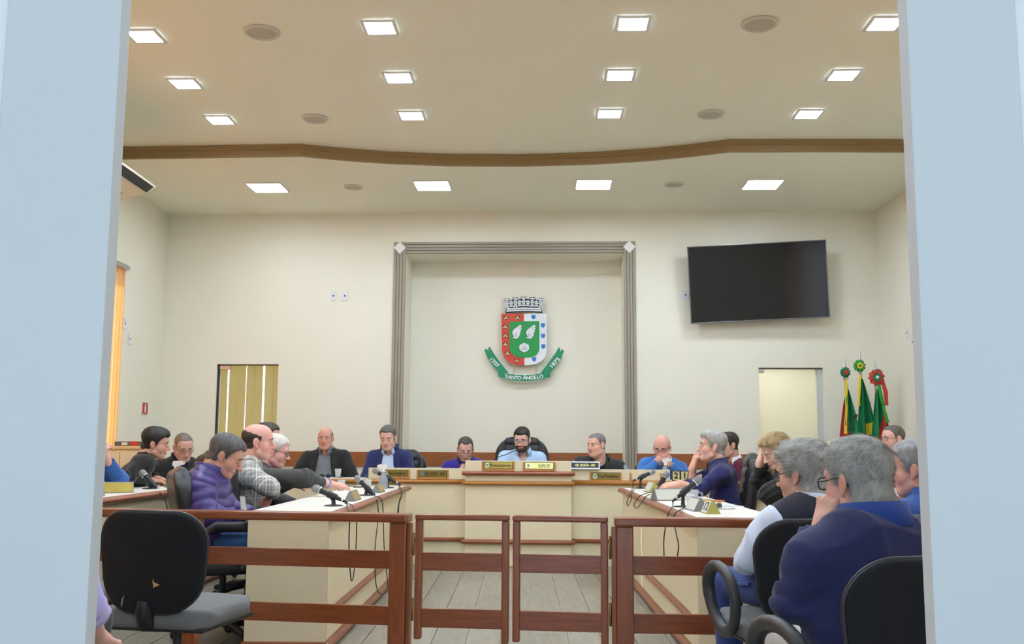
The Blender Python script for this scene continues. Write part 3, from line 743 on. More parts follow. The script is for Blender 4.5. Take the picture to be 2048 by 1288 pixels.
def ribbons(pts, wid, side):
    """pts (n,m,3) strand points, side (n,3) width direction -> verts, quads"""
    n, m = pts.shape[:2]; tap = np.linspace(1, .25, m)[None, :, None] * wid
    a = pts - side[:, None] * tap; b = pts + side[:, None] * tap
    v = np.stack([a, b], 2).reshape(-1, 3); base = (np.arange(n) * m * 2)[:, None] + np.arange(m - 1)[None] * 2
    base = base.ravel(); return v, np.stack([base, base + 1, base + 3, base + 2], 1)
def head_build(vox, nbl, P):
    """head in its own frame (x right, y forward, z up, origin at eye level); nbl = neck base"""
    ff, jw, nw, dc = P.get('ff', 1), P.get('jw', 1), P.get('nw', 1), P.get('dc', 0)
    lo = np.minimum(V(-.115, -.15, -.2), np.array(nbl) - .085); hi = np.maximum(V(.115, .15, .165), np.array(nbl) + .085)
    v = Vol(lo, hi, vox)
    v.ell((0, -.018, .038), (.077, .097, .082), k=0).ell((0, .03, .045), (.063, .056, .06), k=.03)
    v.ell((0, .03, -.035), (.058 * ff, .060, .075), k=.03)
    v.ell((0, .035, -.082), (.05 * jw, .048, .034), k=.025).ell((0, .068, -.097), (.022, .02, .019), k=.02)
    for s in (-1, 1):
        v.ell((s * .04, .045, -.034), (.027 * ff, .036, .034), k=.02)
        v.cap((s * .052 * jw, .0, -.066), (s * .026, .058, -.097), .02, .018, k=.02)
    base = v.f.copy()
    v.cap((0, -.040, -.04), nbl, .053 * nw, .064 * nw, k=.018)
    if dc: v.ell((0, .018, -.108), (.046, .044, .024 + .008 * dc), k=.025)
    neckf = v.f.copy()
    v.cap((-.034, .076, .024), (.034, .076, .024), .014, k=.015)
    for s in (-1, 1): v.ell((s * .032, .101, .002), (.02, .017, .012), k=.012, op='s')
    for s in (-1, 1): v.ell((s * .032, .0745, .0), (.0145, .0145, .0125), k=.004)
    v.cap((0, .085, .010), (0, .109, -.030), .008, .0115, k=.012).ell((0, .112, -.033), (.0115, .0105, .0095), k=.006)
    for s in (-1, 1): v.ell((s * .0115, .1, -.036), (.0085, .0105, .008), k=.005)
    v.ell((0, .086, -.0615), (.027, .0115, .0055), k=.006).ell((0, .0865, -.0725), (.023, .0115, .006), k=.006)
    for s in (-1, 1):
        R = rot3(.15, 0, s * .35)
        v.ell((s * .081, -.012, -.006), (.0078, .019, .031), R, k=.008); v.ell((s * .090, -.006, -.004), (.006, .011, .02), R, k=.004, op='s'); v.ell((s * .077, -.001, -.036), (.0075, .009, .011), k=.006)
    return v, base, neckf
def head_colors(v, skin, P):
    x, y, z = v[:, 0], v[:, 1], v[:, 2]; c = np.repeat(np.array(skin)[None], len(v), 0)
    def g(cx, cy, cz, r): return np.exp(-((x - cx) ** 2 + (y - cy) ** 2 + (z - cz) ** 2) / r ** 2)[:, None]
    red = np.array([1.0, .62, .56]); ru = P.get('ruddy', .5) * .65
    m = ru * (g(0, .115, -.03, .025) + g(.05, .07, -.03, .03) + g(-.05, .07, -.03, .03) + g(.085, -.01, -.01, .03) + g(-.085, -.01, -.01, .03))
    c = c * (1 - np.clip(m, 0, 1) * (1 - red))
    lip = (np.exp(-((x / .025) ** 4)) * np.exp(-(((z + .067) / .0095) ** 4)) * (y > .078))[:, None]
    c = c * (1 - lip * (1 - np.array([.86, .55, .52])))
    line = (np.exp(-((x / .026) ** 6)) * np.exp(-(((z + .0672) / .0028) ** 2)) * (y > .078))[:, None]; c = c * (1 - .5 * line)
    for s in (-1, 1): c = c * (1 - .22 * g(s * .032, .086, -.0, .017))
    st = P.get('stubble', 0)
    if st:
        mk = ((1 / (1 + np.exp(-(-.045 - z - np.maximum(0, .05 - y) * .15) / .006))) * (y > -.005) * (z > -.125))[:, None]; c = c * (1 - st * mk * (1 - np.array([.55, .56, .6])))
    return np.clip(c, 0, 1)
HAIRLINE_Y = [-.13, -.09, -.05, -.03, -.018, 0, .012, .022, .034, .05, .068, .09, .12]
def hair_field(vol, base, st):
    X, Y, Z = vol.grid(); hl = np.array([-.085, -.09, -.075, -.055, -.012, .012, -.006, -.014, .024, .046, .058, .064, .07], float)
    hl = hl + np.interp(HAIRLINE_Y, [-.02, .03, .09], [0, .3, 1]) * st.get('recede', 0) + np.array(st.get('nape', .024)) * (np.array(HAIRLINE_Y) < -.03)
    zl = np.interp(vol.ax[1], HAIRLINE_Y, hl)[None, :, None]
    zl = zl + st.get('temple', .012) * np.exp(-((np.abs(X) - .047) / .014) ** 2) * (Y > .03)
    g = zl - Z
    if 'bald' in st:      # horseshoe of hair: nothing above this plane
        b0, b1 = st['bald']; g = np.maximum(g, Z - (b0 + b1 * (Y + .02)))
    if 'crown' in st: g = np.maximum(g, st['crown'][1] - np.sqrt(X ** 2 + (Y + .01) ** 2) + 0 * Z if False else g)
    t0, t1 = st.get('t', .006), st.get('top', .014)
    th = t0 + (t1 - t0) * np.clip((Z - .02) / .09, 0, 1) + st.get('quiff', 0) * np.exp(-(((Y - .06) / .035) ** 2 + ((Z - .09) / .04) ** 2)) + 0 * X
    wv = st.get('wave', .0015); th = th + wv * (np.sin(160 * X + 40 * np.sin(30 * Y)) * np.sin(60 * Y + 50 * Z) + .6 * np.sin(95 * X + 70 * Z + 2))
    g = g + .004 * np.sin(70 * Y + 50 * X) * np.sin(60 * Z + 90 * Y + 1)
    th = th * np.clip(-g / st.get('taper', .016), 0, 1) ** .7 - .0015
    f = np.maximum(base - th, g * .75)
    return f.astype(np.float32)
def eye_patch(s, openness, m0=0):
    r = .0149; parts = []; vs = []; nu, nv = 8, 4
    for i in range(nu + 1):
        u = -1 + 2 * i / nu
        for j in range(nv + 1):
            w_ = -1 + 2 * j / nv; th = u * .82; ph = w_ * openness * (1 - u * u) ** .6 - .04
            vs.append((s * .032 + r * math.sin(th) * math.cos(ph), .0745 + r * math.cos(th) * math.cos(ph), r * .88 * math.sin(ph)))
    q = []; mi = []
    for i in range(nu):
        for j in range(nv): q.append((i * (nv + 1) + j, (i + 1) * (nv + 1) + j, (i + 1) * (nv + 1) + j + 1, i * (nv + 1) + j + 1)); mi.append(1 if 3 <= i <= 4 else 0)
    return np.array(vs), np.array(q), mi
def hand_part(wrist, elbow, hd, dn, side, curl, vox, thumb=.5, spread=.08, r_el=.042, scale=1.0):
    Yx = nrm(hd); Zx = np.array(dn, float); Zx = nrm(Zx - Yx * (Zx @ Yx)); Xx = np.cross(Yx, Zx); R = np.stack([Xx, Yx, Zx])
    el = R @ (np.array(elbow) - np.array(wrist)); ts = -side; S = scale
    segs = []
    curls = curl if isinstance(curl, (list, tuple)) else [curl] * 4
    for i, (bx, L) in enumerate(((ts * .029, .074), (ts * .0098, .082), (-ts * .0098, .076), (-ts * .028, .060))):
        p = V(bx, .088 - (.006 if i == 3 else 0) - .002 * abs(i - 1.5), .002) * S; a = 0; d0 = bx / .029 * spread
        for j, (fr, rr) in enumerate(((.46, .0098), (.30, .0088), (.24, .0078))):
            a += curls[i] * (.8, 1.15, .8)[j]
            d = V(math.sin(d0) * math.cos(a), math.cos(d0) * math.cos(a), -math.sin(a)); e = p + d * L * fr * S; segs.append((p, e, rr * S, (rr - .0008) * S)); p = e
    p = V(ts * .026, .022, -.008) * S; dd = nrm(V(ts * (.85 - .7 * thumb), .62, -.25 - .55 * thumb))
    for L, rr in ((.044, .0135), (.034, .0115), (.026, .0095)):
        e = p + dd * L * S; segs.append((p, e, rr * S, (rr - .001) * S)); p = e; dd = nrm(dd + V(-ts * .45 * thumb, .25, -.12))
    pts = np.array([s[0] for s in segs] + [s[1] for s in segs] + [el, V(0, 0, 0)])
    v = Vol(pts.min(0) - .055, pts.max(0) + .055, vox)
    v.cap((0, -.005, 0), el, .027 * S, r_el, k=0)
    v.box(V(0, .046, 0) * S, V(.0375, .046, .0135) * S, .0125 * S, k=.018); v.ell(V(ts * .022, .035, -.01) * S, V(.02, .03, .016) * S, k=.015)
    for bx in (.029, .0098, -.0098, -.028): v.ell(V(ts * bx, .086, .0065) * S, V(.0088, .013, .0085) * S, k=.004)
    v.cap(V(0, -.012, 0) * S, V(0, .03, 0) * S, .026 * S, .024 * S, k=.02)
    for a, b, r0, r1 in segs: v.cap(a, b, r0, r1, k=.0035)
    vv, qq = v.nets(); return vv @ R + np.array(wrist), qq
def collar_mesh(c, S, Rr, Fv, r0, h, m, name, gap=.35, flare=.35, fold=.03, thick=.004, point=.03):
    """fold-over shirt collar around the neck; gap = half opening angle in front"""
    n = 28; vs = []; prof = []
    for i in range(n + 1):
        a = gap + (2 * math.pi - 2 * gap) * i / n; fr = math.cos(a); e = max(0, fr) ** 3
        d = Fv * math.cos(a) + Rr * math.sin(a); out = []
        rb = r0 * (1 + .10 * max(0, fr))
        for (rr, zz) in ((rb, -.012), (rb * (1 - .02), h * (1 - .35 * e)), (rb * 1.05 + .004, h * (1 - .35 * e) + .003), (rb * (1 + flare * .5) + .004, h * .45), (rb * (1 + flare) + .006, h * .45 - fold - point * e)):
            out.append(c + d * rr + S * (zz - .022 * max(0, fr)))
        for (rr, zz) in ((rb * (1 + flare) + .006 - thick, h * .45 - fold - point * e), (rb * (1 + flare * .5), h * .45)): out.append(c + d * rr + S * (zz - .022 * max(0, fr)))
        vs += out
    k = 7; fs = [(i * k + j, i * k + j + 1, (i + 1) * k + j + 1, (i + 1) * k + j) for i in range(n) for j in range(k - 1)]
    mb = MB(); mb.add(vs, fs, True); return mb.mesh(name, m)
PEOPLE = {}
def person(label, head, byaw, lean=(0, .08), hyaw=0, hpitch=0, hroll=0, skin=(205, 150, 122), fp={}, hair=None, brow=(70, 55, 45), glasses=None, eyes='down',
           beard=None, top=None, inner=None, collar=None, pants=None, arms={}, bw=1.0, belly=1.0, vox=.005, gvox=.0095, hip_z=.57, knee=.15, chair=None, strands=0, hs=1.0, group=None, extra=None, legs=True, shrug=0.0):
    rad = math.radians; by = rad(byaw); cB, sB = math.cos(by), math.sin(by)
    RB = np.array([[cB, -sB, 0], [sB, cB, 0], [0, 0, 1.]])
    head = np.array(head, float); off = RB @ V(lean[0], lean[1], 0); org = np.array([head[0] - off[0], head[1] - off[1], 0])
    def loc(p): return RB.T @ (np.array(p, float) - org) if isinstance(p, (Vector, np.ndarray)) else V(*p)
    root = empty('person', org, by, label, 'person', group)
    Hl = V(lean[0], lean[1], head[2])
    RH = np.array(Euler((-rad(hpitch), rad(hroll), rad(hyaw)), 'XYZ').to_matrix())
    # pitch first in head frame, then yaw
    RH = np.array(Matrix.Rotation(rad(hyaw), 3, 'Z') @ Matrix.Rotation(rad(hroll), 3, 'Y') @ Matrix.Rotation(-rad(hpitch), 3, 'X'))
    sk = RH @ V(0, -.035, -.10) * hs
    nb = Hl + sk + V(0, -.03, -.066) * hs + (V(-lean[0] * .1, 0, 0))
    hip = V(0, 0, hip_z); S = nrm(nb - hip); Rr = nrm(V(1, 0, 0) - S * S[0]); Fv = np.cross(S, Rr); Lt = np.linalg.norm(nb - hip)
    RS = np.stack([Rr, Fv, S])
    sh = {s: nb + Rr * s * .168 * bw - S * (.05 - shrug) + Fv * .005 for s in (-1, 1)}
    A = {}
    for s, nm in ((1, 'R'), (-1, 'L')):
        a = dict(e=tuple(sh[s] + V(s * .07, .08, -.27)), w=tuple(V(s * .11, sh[s][1] + .33, .82)), d=(-s * .3, 1, -.1), n=(0, .1, 1), curl=.35, thumb=.4, show=False)
        a.update(arms.get(nm, {})); a['e'] = loc(a['e']); a['w'] = loc(a['w'])
        for q in ('d', 'n'): a[q] = RB.T @ np.array(a[q], float) if isinstance(a[q], (Vector, np.ndarray)) else V(*a[q])
        A[s] = a
    skl = np.array(lin(skin))
    # ---- body: head + neck, torso core, forearms with hands, joined in one mesh
    nbl = RH.T @ (nb - Hl) / hs
    hv, base, neckf = head_build(vox, nbl, fp); v0, q0 = hv.nets(); c0 = head_colors(v0, skl, fp)
    tohead = lambda v: (np.asarray(v) * hs) @ RH.T + Hl
    parts = [(tohead(v0), q0)]; cols = [c0]
    def torso(v, g, f=.9):
        v.ell(hip + S * .0, (.175 * bw, .14, .13), RS, k=.05, infl=g); v.ell(hip + S * Lt * .32 + Fv * .012 * belly, (.158 * bw * belly, .118 * belly, .17), RS, k=.06, infl=g)
        v.ell(hip + S * Lt * .70, (.168 * bw, .112, .17), RS, k=.06, infl=g); v.cap(sh[-1] * f + nb * (1 - f) - S * .015, sh[1] * f + nb * (1 - f) - S * .015, .062, k=.05, infl=g)
        for s in (-1, 1): v.cap(nb - S * .0, (sh[s] + S * .006) * min(1, f + .1) + nb * max(0, .9 - f), .052, .055, k=.05, infl=g)
    cv = Vol(V(-.42, -.42, .3), V(.42, max(.5, Hl[1] + .2), nb[2] + .12), .034); torso(cv, -.024)
    for s in (-1, 1): cv.cap(sh[s], A[s]['e'], .045, .038, k=.03)
    kn = {s: V(s * knee, .43, hip_z - .02) for s in (-1, 1)}; an = {s: V(s * knee, .40, .1) for s in (-1, 1)}
    t0, tq = cv.nets(); parts.append((t0, tq)); cols.append(np.repeat(skl[None], len(t0), 0))
    for s in (-1, 1):
        hv_ = hand_part(A[s]['w'], A[s]['e'], A[s]['d'], A[s]['n'], s, A[s]['curl'], .0045 if A[s]['show'] else .008, A[s]['thumb'], r_el=A[s].get('r_el', .04))
        parts.append(hv_); cc = np.repeat(skl[None] * np.array([[1, .94, .9]]), len(hv_[0]), 0); cols.append(cc)
    body = link('body', npmesh('body', parts, skin_m, cols), root)
    # ---- eyes, brows
    def surfy(x, z, f=None):
        f = hv.f if f is None else f; i = int(round((x - hv.lo[0]) / vox)); k = int(round((z - hv.lo[2]) / vox)); col = f[i, :, k]; j = np.nonzero(col < 0)[0]
        if not len(j): return .08
        j = j[-1]; a, b = col[j], col[min(j + 1, len(col) - 1)]; return hv.ax[1][j] + vox * (a / (a - b) if b > a else 0)
    op = {'open': .27, 'down': .07, 'half': .17}[eyes]
    for s in (-1, 1):
        ev, eq, mi = eye_patch(s, op)
        me = npmesh('eye', [(tohead(ev), eq)], [eye_m if op > .1 else lash_m, iris_m]); me.polygons.foreach_set('material_index', np.array(mi, np.int32) if op > .1 else np.zeros(len(mi), np.int32)); link('eye', me, root)
        pts = []
        for t in (0, .25, .5, .75, 1):
            x = s * (.013 + .038 * t); z = .021 + .007 * math.sin(math.pi * min(1, t * .9 + .15)) - .004 * t; pts.append(tohead(V(x, surfy(x, z) + .0005, z)))
        mb = MB(); mb.tube(pts, [.003, .0042, .0042, .0036, .0018], 6, flat=.9); link('eyebrow', mb.mesh('eyebrow', hairmat('brow_%d_%d_%d' % brow, brow)), root)
    # ---- hair
    if hair:
        hvv = Vol(hv.lo, hv.lo + (hv.n - 1) * vox, vox); hvv.f = hair_field(hvv, neckf, hair)
        if 'extra' in hair: hair['extra'](hvv)
        a, b = hvv.nets()
        hm = hairmat('hair_%d_%d_%d' % hair['c'], hair['c'], hair.get('var', .3))
        ho = link('hair', npmesh('hair', [(tohead(a), b)], hm), root)
        if strands:
            rng = np.random.default_rng(5); gn = grad_normals(hvv, a); outer = np.nonzero((neckf_at(hvv, neckf, a) > .001))[0]
            idx = rng.choice(outer, strands); r0 = a[idx] + rng.normal(0, vox * .4, (strands, 3)); nn = gn[idx]
            wh = np.array(hair.get('whorl', (.012, -.075, .09))); flow = r0 - wh; sw = np.cross(flow, nn); flow = flow + .45 * sw + np.array(hair.get('comb', (0, 0, 0))); flow = (np.stack([r0[:, 0] * 3, np.full(strands, -.25), np.full(strands, -1.)], 1) if hair.get('down') else flow); flow = flow - nn * (flow * nn).sum(1, keepdims=True); flow /= np.linalg.norm(flow, axis=1, keepdims=True) + 1e-6
            flow += rng.normal(0, hair.get('mess', .2), flow.shape); L = rng.uniform(.014, hair.get('len', .034), (strands, 1)); pts = [r0 - nn * .002]; d = flow + nn * rng.uniform(.02, hair.get('lift', .28), (strands, 1))
            for k in range(3): pts.append(pts[-1] + d * L / 3); d = d - nn * .16 + V(0, 0, -.05)
            pts = np.stack(pts, 1); side = np.cross(flow, nn); side /= np.linalg.norm(side, axis=1, keepdims=True) + 1e-6
            rv, rq = ribbons(pts, hair.get('sw', .00075), side)
            tone = rng.uniform(.5, 1.9, strands) * (np.clip(1.15 - 5 * r0[:, 2], .55, 1.5) if hair.get('down') else 1); topd = np.clip(1 - .25 * hair.get('darktop', 0) * np.clip(r0[:, 2] / .1, 0, 1), .3, 1)
            cc = np.clip(np.array(lin(hair['c']))[None] * (tone * topd)[:, None], 0, .95); cc = np.repeat(cc, 8, 0)
            so_ = link('hair_strands', npmesh('hair_strands', [(tohead(rv), rq)], mat('hair_strand', (128, 128, 128), .45, attr=True), [cc]), ho); so_['kind'] = 'stuff'
    if beard:
        X, Y, Z = hv.grid(); bl = np.interp(hv.ax[1], [-.01, .01, .03, .06, .075, .12], [-.02, -.016, -.045, -.058, -.046, -.046])[None, :, None]
        g = np.maximum(Z - bl, -.006 - Y); mouth = np.sqrt((X / .021) ** 2 + ((Z + .068) / .008) ** 2) - 1
        f = np.maximum(neckf - beard.get('t', .005) - .004 * (Z < -.08), np.maximum(g, -mouth * .01)); f = np.maximum(f, -.128 - Z)
        bvv = Vol(hv.lo, hv.lo + (hv.n - 1) * vox, vox); bvv.f = f.astype(np.float32); a, b = bvv.nets(); link('beard', npmesh('beard', [(tohead(a), b)], hairmat('beard_%d_%d_%d' % beard['c'], beard['c'])), root)
    # ---- glasses
    if glasses:
        gm = mat('specs_%d_%d_%d' % glasses['c'], glasses['c'], .35); gz = glasses.get('z', -.003); gw, gh, gr = glasses.get('w', .027), glasses.get('h', .0175), glasses.get('r', .002); gy = .1045 + glasses.get('dy', 0)
        mb = MB(); lens = []
        for s in (-1, 1):
            ring = []
            for i in range(20):
                a = 2 * math.pi * i / 20; ca, sa = math.cos(a), math.sin(a); x = s * .033 + gw * math.copysign(abs(ca) ** .6, ca); z = gz + gh * math.copysign(abs(sa) ** .65, sa); ring.append(V(x, gy - .9 * x * x * 4 * .5, z))
            lens.append(ring); mb.tube([tohead(p) for p in ring], gr, 6, closed=True)
            ex = s * (.033 + gw); mb.tube([tohead(V(ex, gy - 1.8 * ex * ex, gz + gh * .45)), tohead(V(s * .076, .06, gz + .008)), tohead(V(s * .083, .0, .012)), tohead(V(s * .081, -.018, .004)), tohead(V(s * .079, -.032, -.016))], [gr * 1.1] * 5, 6)
        mb.tube([tohead(V(-.007, gy, gz + .004)), tohead(V(0, gy + .003, gz + .007)), tohead(V(.007, gy, gz + .004))], gr, 6)
        go = mb.build('glasses', gm, root)
        for ring in lens:
            c_ = sum(ring) / len(ring); lb = MB(); lb.add([tohead(c_)] + [tohead(p) for p in ring], [(0, i + 1, (i + 1) % 20 + 1) for i in range(20)], True); lb.build('lens', lens_m, go)
    # ---- garments
    rng = np.random.default_rng(abs(hash(label)) % 1000 if False else sum(map(ord, label)) % 997)
    ks = rng.normal(0, 1, (6, 3)); ks = ks / np.linalg.norm(ks, axis=1, keepdims=True) * rng.uniform(14, 46, (6, 1)); ph = rng.uniform(0, 6.28, 6)
    def folds(amp):
        def fn(x, y, z):
            r = 0; wx = .02 * np.sin(11 * y + 3 * z + ph[0]); wz = .025 * np.sin(9 * x + 4 * y + ph[1])
            for i in range(6): r = r + np.sin(ks[i, 0] * (x + wx) + ks[i, 1] * y + ks[i, 2] * (z + wz) + ph[i]) / (1 + i * .3)
            r = amp * r / 2.2
            for i in range(3): r = r + amp * .8 * (1 - 2 * np.abs(np.sin(.55 * (ks[i, 2] * (x + wx) + ks[i, 0] * (y + wz) + ks[i, 1] * z) + ph[i] * 2)) ** .5)
            for s in (-1, 1):
                e = A[s]['e']; d2 = (x - e[0]) ** 2 + (y - e[1]) ** 2 + (z - e[2]) ** 2; ax = nrm(A[s]['w'] - e); t = (x - e[0]) * ax[0] + (y - e[1]) * ax[1] + (z - e[2]) * ax[2]
                r = r + amp * 1.1 * np.exp(-d2 / .010) * np.sin(t * 130 + 3 * np.sin(40 * x))
            return r
        return fn
    def garment(sp, nm):
        g = sp.get('g', .010); allp = np.stack([A[s][k] for s in (-1, 1) for k in ('e', 'w')] + [sh[-1], sh[1], hip, nb])
        v = Vol(np.minimum(allp.min(0), V(-.26, -.26, .42)) - .09, np.maximum(allp.max(0), V(.26, .3, .6)) + .1, gvox)
        torso(v, g, sp.get('shf', .9))
        if sp.get('quilt'): v.near(lambda x, y, z: .013 * np.abs(np.sin(math.pi * (z + .25 * y + .012 * np.sin(14 * x)) / .062)) ** .75, .05)
        fe = sp.get('sleeve', .93); ag = sp.get('ag', g)
        for s in (-1, 1):
            if sp.get('shf'): continue
            if sp.get('sleeves', True) is False:
                v.cap(sh[s], sh[s] * .9 + A[s]['e'] * .1, .06, .055, k=.03, infl=ag); continue
            if isinstance(sp.get('sleeves'), dict): fe = sp['sleeves'][s]
            qq_ = (.062, .012, s) if sp.get('quilt') else None
            v.cap(sh[s], A[s]['e'], .060, .050, k=.035, infl=ag, quilt=qq_); w_ = A[s]['e'] + (A[s]['w'] - A[s]['e']) * fe
            v.cap(A[s]['e'], w_, .049, .037 + .008 * (1 - fe), k=.02, infl=ag * .8, quilt=qq_)
            if sp.get('cuffcut', True):   # cut the sleeve square at the cuff
                ax = nrm(A[s]['w'] - A[s]['e']); sl, gr_ = v.blk(w_ - .09, w_ + .09)
                if sl: 
                    t = (gr_[0] - w_[0]) * ax[0] + (gr_[1] - w_[1]) * ax[1] + (gr_[2] - w_[2]) * ax[2]; rad_ = np.sqrt(np.maximum((gr_[0] - w_[0]) ** 2 + (gr_[1] - w_[1]) ** 2 + (gr_[2] - w_[2]) ** 2 - t * t, 0))
                    v.f[sl] = np.where((t > -.02) & (rad_ < .075), np.maximum(v.f[sl], t), v.f[sl])
        # neck hole
        v.cap(nb - S * .035 + Fv * .012, nb + S * .2 + Fv * .035, sp.get('nh', .062), .085, k=.012, op='s')
        v.near(folds(sp.get('fold', .0035) * 1.6))
        X, Y, Z = v.grid(); px, py, pz = X - nb[0], Y - nb[1], Z - nb[2]
        lx = Rr[0] * px + Rr[1] * py + Rr[2] * pz; ly = Fv[0] * px + Fv[1] * py + Fv[2] * pz; lz = S[0] * px + S[1] * py + S[2] * pz
        if 'open' in sp:
            w0, w1 = sp['open']; wd = w0 + (w1 - w0) * np.clip(-lz / .4, 0, 1.2); cut = np.maximum(np.abs(lx) - wd, .0 - ly); 
            near_arm = np.zeros(v.f.shape, bool)
            for s_ in (-1, 1):
                e_, w_ = A[s_]['e'], A[s_]['w']; d_ = w_ - e_; tt = np.clip(((X - e_[0]) * d_[0] + (Y - e_[1]) * d_[1] + (Z - e_[2]) * d_[2]) / (d_ @ d_), 0, 1)
                near_arm |= ((X - e_[0] - tt * d_[0]) ** 2 + (Y - e_[1] - tt * d_[1]) ** 2 + (Z - e_[2] - tt * d_[2]) ** 2) < .0055
            v.f = np.where(near_arm, v.f, np.maximum(v.f, -cut)).astype(np.float32)
        if 'vee' in sp:
            w0, dep = sp['vee']; wd = w0 * np.clip(1 + lz / dep, 0, 2); v.f = np.maximum(v.f, -np.maximum(np.abs(lx) - wd, -ly)).astype(np.float32)
        if 'region' in sp: v.f = np.maximum(v.f, sp['region'](lx, ly, lz)).astype(np.float32)
        v.f[:, :, 0] = .5
        a, b = v.nets(); return link(nm, npmesh(nm, [(a, b)], sp['m']), root)
    if top: garment(top, top.get('name', 'jacket'))
    if inner:
        sp = dict(g=.002, sleeves=False, fold=.002, nh=.058); sp.update(inner); garment(sp, sp.get('name', 'shirt'))
    for cspec in (collar or []):
        cs = dict(r0=.068, h=.034, gap=.35, flare=.3, fold=.03, point=.03, name='shirt_collar'); cs.update(cspec)
        link(cs['name'], collar_mesh(nb + Fv * .014 + S * (.040 + cs.get('up', 0)), nrm(S * .85 + nrm(Hl + sk - nb) * .3), Rr, Fv, cs['r0'], cs['h'], cs['m'], cs['name'], cs['gap'], cs['flare'], cs['fold'], point=cs['point']), root)
    if legs:
        v = Vol(V(-.36, -.22, .06), V(.36, .60, .75), .024)
        v.ell(hip - V(0, 0, .03), (.18 * bw, .145, .11), k=.04)
        for s in (-1, 1): v.cap(V(s * .09, .04, hip_z - .015), kn[s], .086, .066, k=.04); v.cap(kn[s], an[s], .066, .055, k=.03)
        a, b = v.nets(); link('trousers', npmesh('trousers', [(a, b)], pants or cloth('dark_trousers', (40, 42, 50))), root)
        for s in (-1, 1):
            v = Vol(V(s * knee - .07, .26, -.01), V(s * knee + .07, .62, .16), .017); v.ell((s * knee, .46, .045), (.046, .13, .042), k=.01).ell((s * knee, .40, .08), (.045, .06, .06), k=.03); v.f = np.maximum(v.f, .008 - v.grid()[2]).astype(np.float32)
            a, b = v.nets(); link('shoe', npmesh('shoe', [(a, b)], shoe_m), root)
    if chair:
        lb, ms = chair[0], chair[1] if len(chair) > 1 else EXM; cfw = chair[2] if len(chair) > 2 else .05; c_ = org + RB @ V(chair[3] if len(chair) > 3 else 0, cfw, 0)
        if ms == 'spec': spec_chair(c_[0], c_[1], by + (chair[4] if len(chair) > 4 else 0), lb, chair[5] if len(chair) > 5 else True)
        else: exec_chair(c_[0], c_[1], by + (chair[4] if len(chair) > 4 else 0), lb, ms)
    if extra: extra(dict(root=root, nb=nb, S=S, Rr=Rr, Fv=Fv, sh=sh, A=A, loc=loc, tohead=tohead, hip=hip, org=org, by=by))
    return root
def neckf_at(vol, base, v):
    q = np.clip(np.round((v - vol.lo) / vol.h).astype(int), 0, vol.n - 1); return base[q[:, 0], q[:, 1], q[:, 2]]

# ---------------------------------------------------------------- who sits where
def hp(x, y, Y): return np.array(atY(x, y, Y))
def wp(x, y, Y): return np.array(atY(x, y, Y))
GREY = (150, 150, 150)
person('man in open black jacket over grey polo, left end of the long desk', hp(651, 877, 10.35), 178, (0, .05), 3, 4, 0, (213, 156, 136), dict(ff=1.06, jw=1.08, nw=1.05, ruddy=.7),
       dict(c=(92, 84, 78), bald=(.075, -.25), recede=.05, t=.004, top=.004), (90, 70, 58), None, 'half', top=dict(m=cloth('black_jacket_a', (30, 30, 31)), open=(.055, .12), g=.016), inner=dict(m=cloth('grey_polo', (112, 118, 126)), name='polo_shirt'),
       collar=[dict(m=cloth('grey_polo', (112, 118, 126)), gap=.4, name='polo_collar'), dict(m=cloth('black_jacket_a', (30, 30, 31)), r0=.085, h=.02, gap=.8, flare=.1, fold=.01, point=0, name='jacket_collar')],
       arms=dict(R=dict(e=(.32, .10, .76), w=(.17, .33, .80)), L=dict(e=(-.34, .08, .74), w=(-.18, .30, .78))), bw=1.18, belly=1.22, hs=.94, chair=('black leather chair of the man in the grey polo',), vox=.0055)
person('man in navy jacket over a light blue shirt behind the Secretário plate', hp(776, 876, 10.3), 176, (0, .10), -4, 14, 0, (222, 176, 158), dict(ff=.98),
       dict(c=(96, 92, 90), t=.005, top=.016, recede=.012), (80, 66, 56), None, 'down', top=dict(m=cloth('navy_jacket', (34, 42, 92)), open=(.05, .09), g=.016), inner=dict(m=cloth('light_blue_shirt', (190, 210, 235))),
       collar=[dict(m=cloth('light_blue_shirt', (190, 210, 235)), gap=.42), dict(m=cloth('navy_jacket', (34, 42, 92)), r0=.086, h=.05, gap=.75, flare=.05, fold=.01, point=0, name='jacket_collar')],
       arms=dict(R=dict(e=(.24, .12, .74), w=(.10, .36, .84)), L=dict(e=(-.27, .10, .73), w=(-.10, .35, .84))), bw=1.02, chair=('black leather chair with rounded top right of the man in the navy jacket', EXT, .06, -.12), vox=.0055)
person('man with glasses in a violet-blue sweater looking down at his phone', hp(931, 898, 10.45), 182, (0, .14), 4, 24, 0, (220, 172, 156), dict(ff=1.05, jw=1.05),
       dict(c=(66, 58, 54), recede=.022, t=.004, top=.008, temple=.03), (70, 56, 48), dict(c=(28, 24, 24), z=-.014, h=.015, r=.0018, dy=.006), 'down', top=dict(m=cloth('violet_blue_sweater', (52, 38, 140)), name='sweater', g=.012),
       collar=[dict(m=cloth('dark_violet_collar', (34, 26, 74)), r0=.07, gap=.45, h=.03)],
       arms=dict(R=dict(e=(.25, .10, .76), w=(.06, .34, .80), d=(-.5, .7, .3), n=(.6, .3, .6), curl=.5, show=True), L=dict(e=(-.26, .10, .76), w=(-.02, .36, .82), d=(.3, .5, .8), n=(-.2, .9, -.4), curl=.6, show=True)), chair=('black chair behind the man in the violet-blue sweater',), vox=.0055)
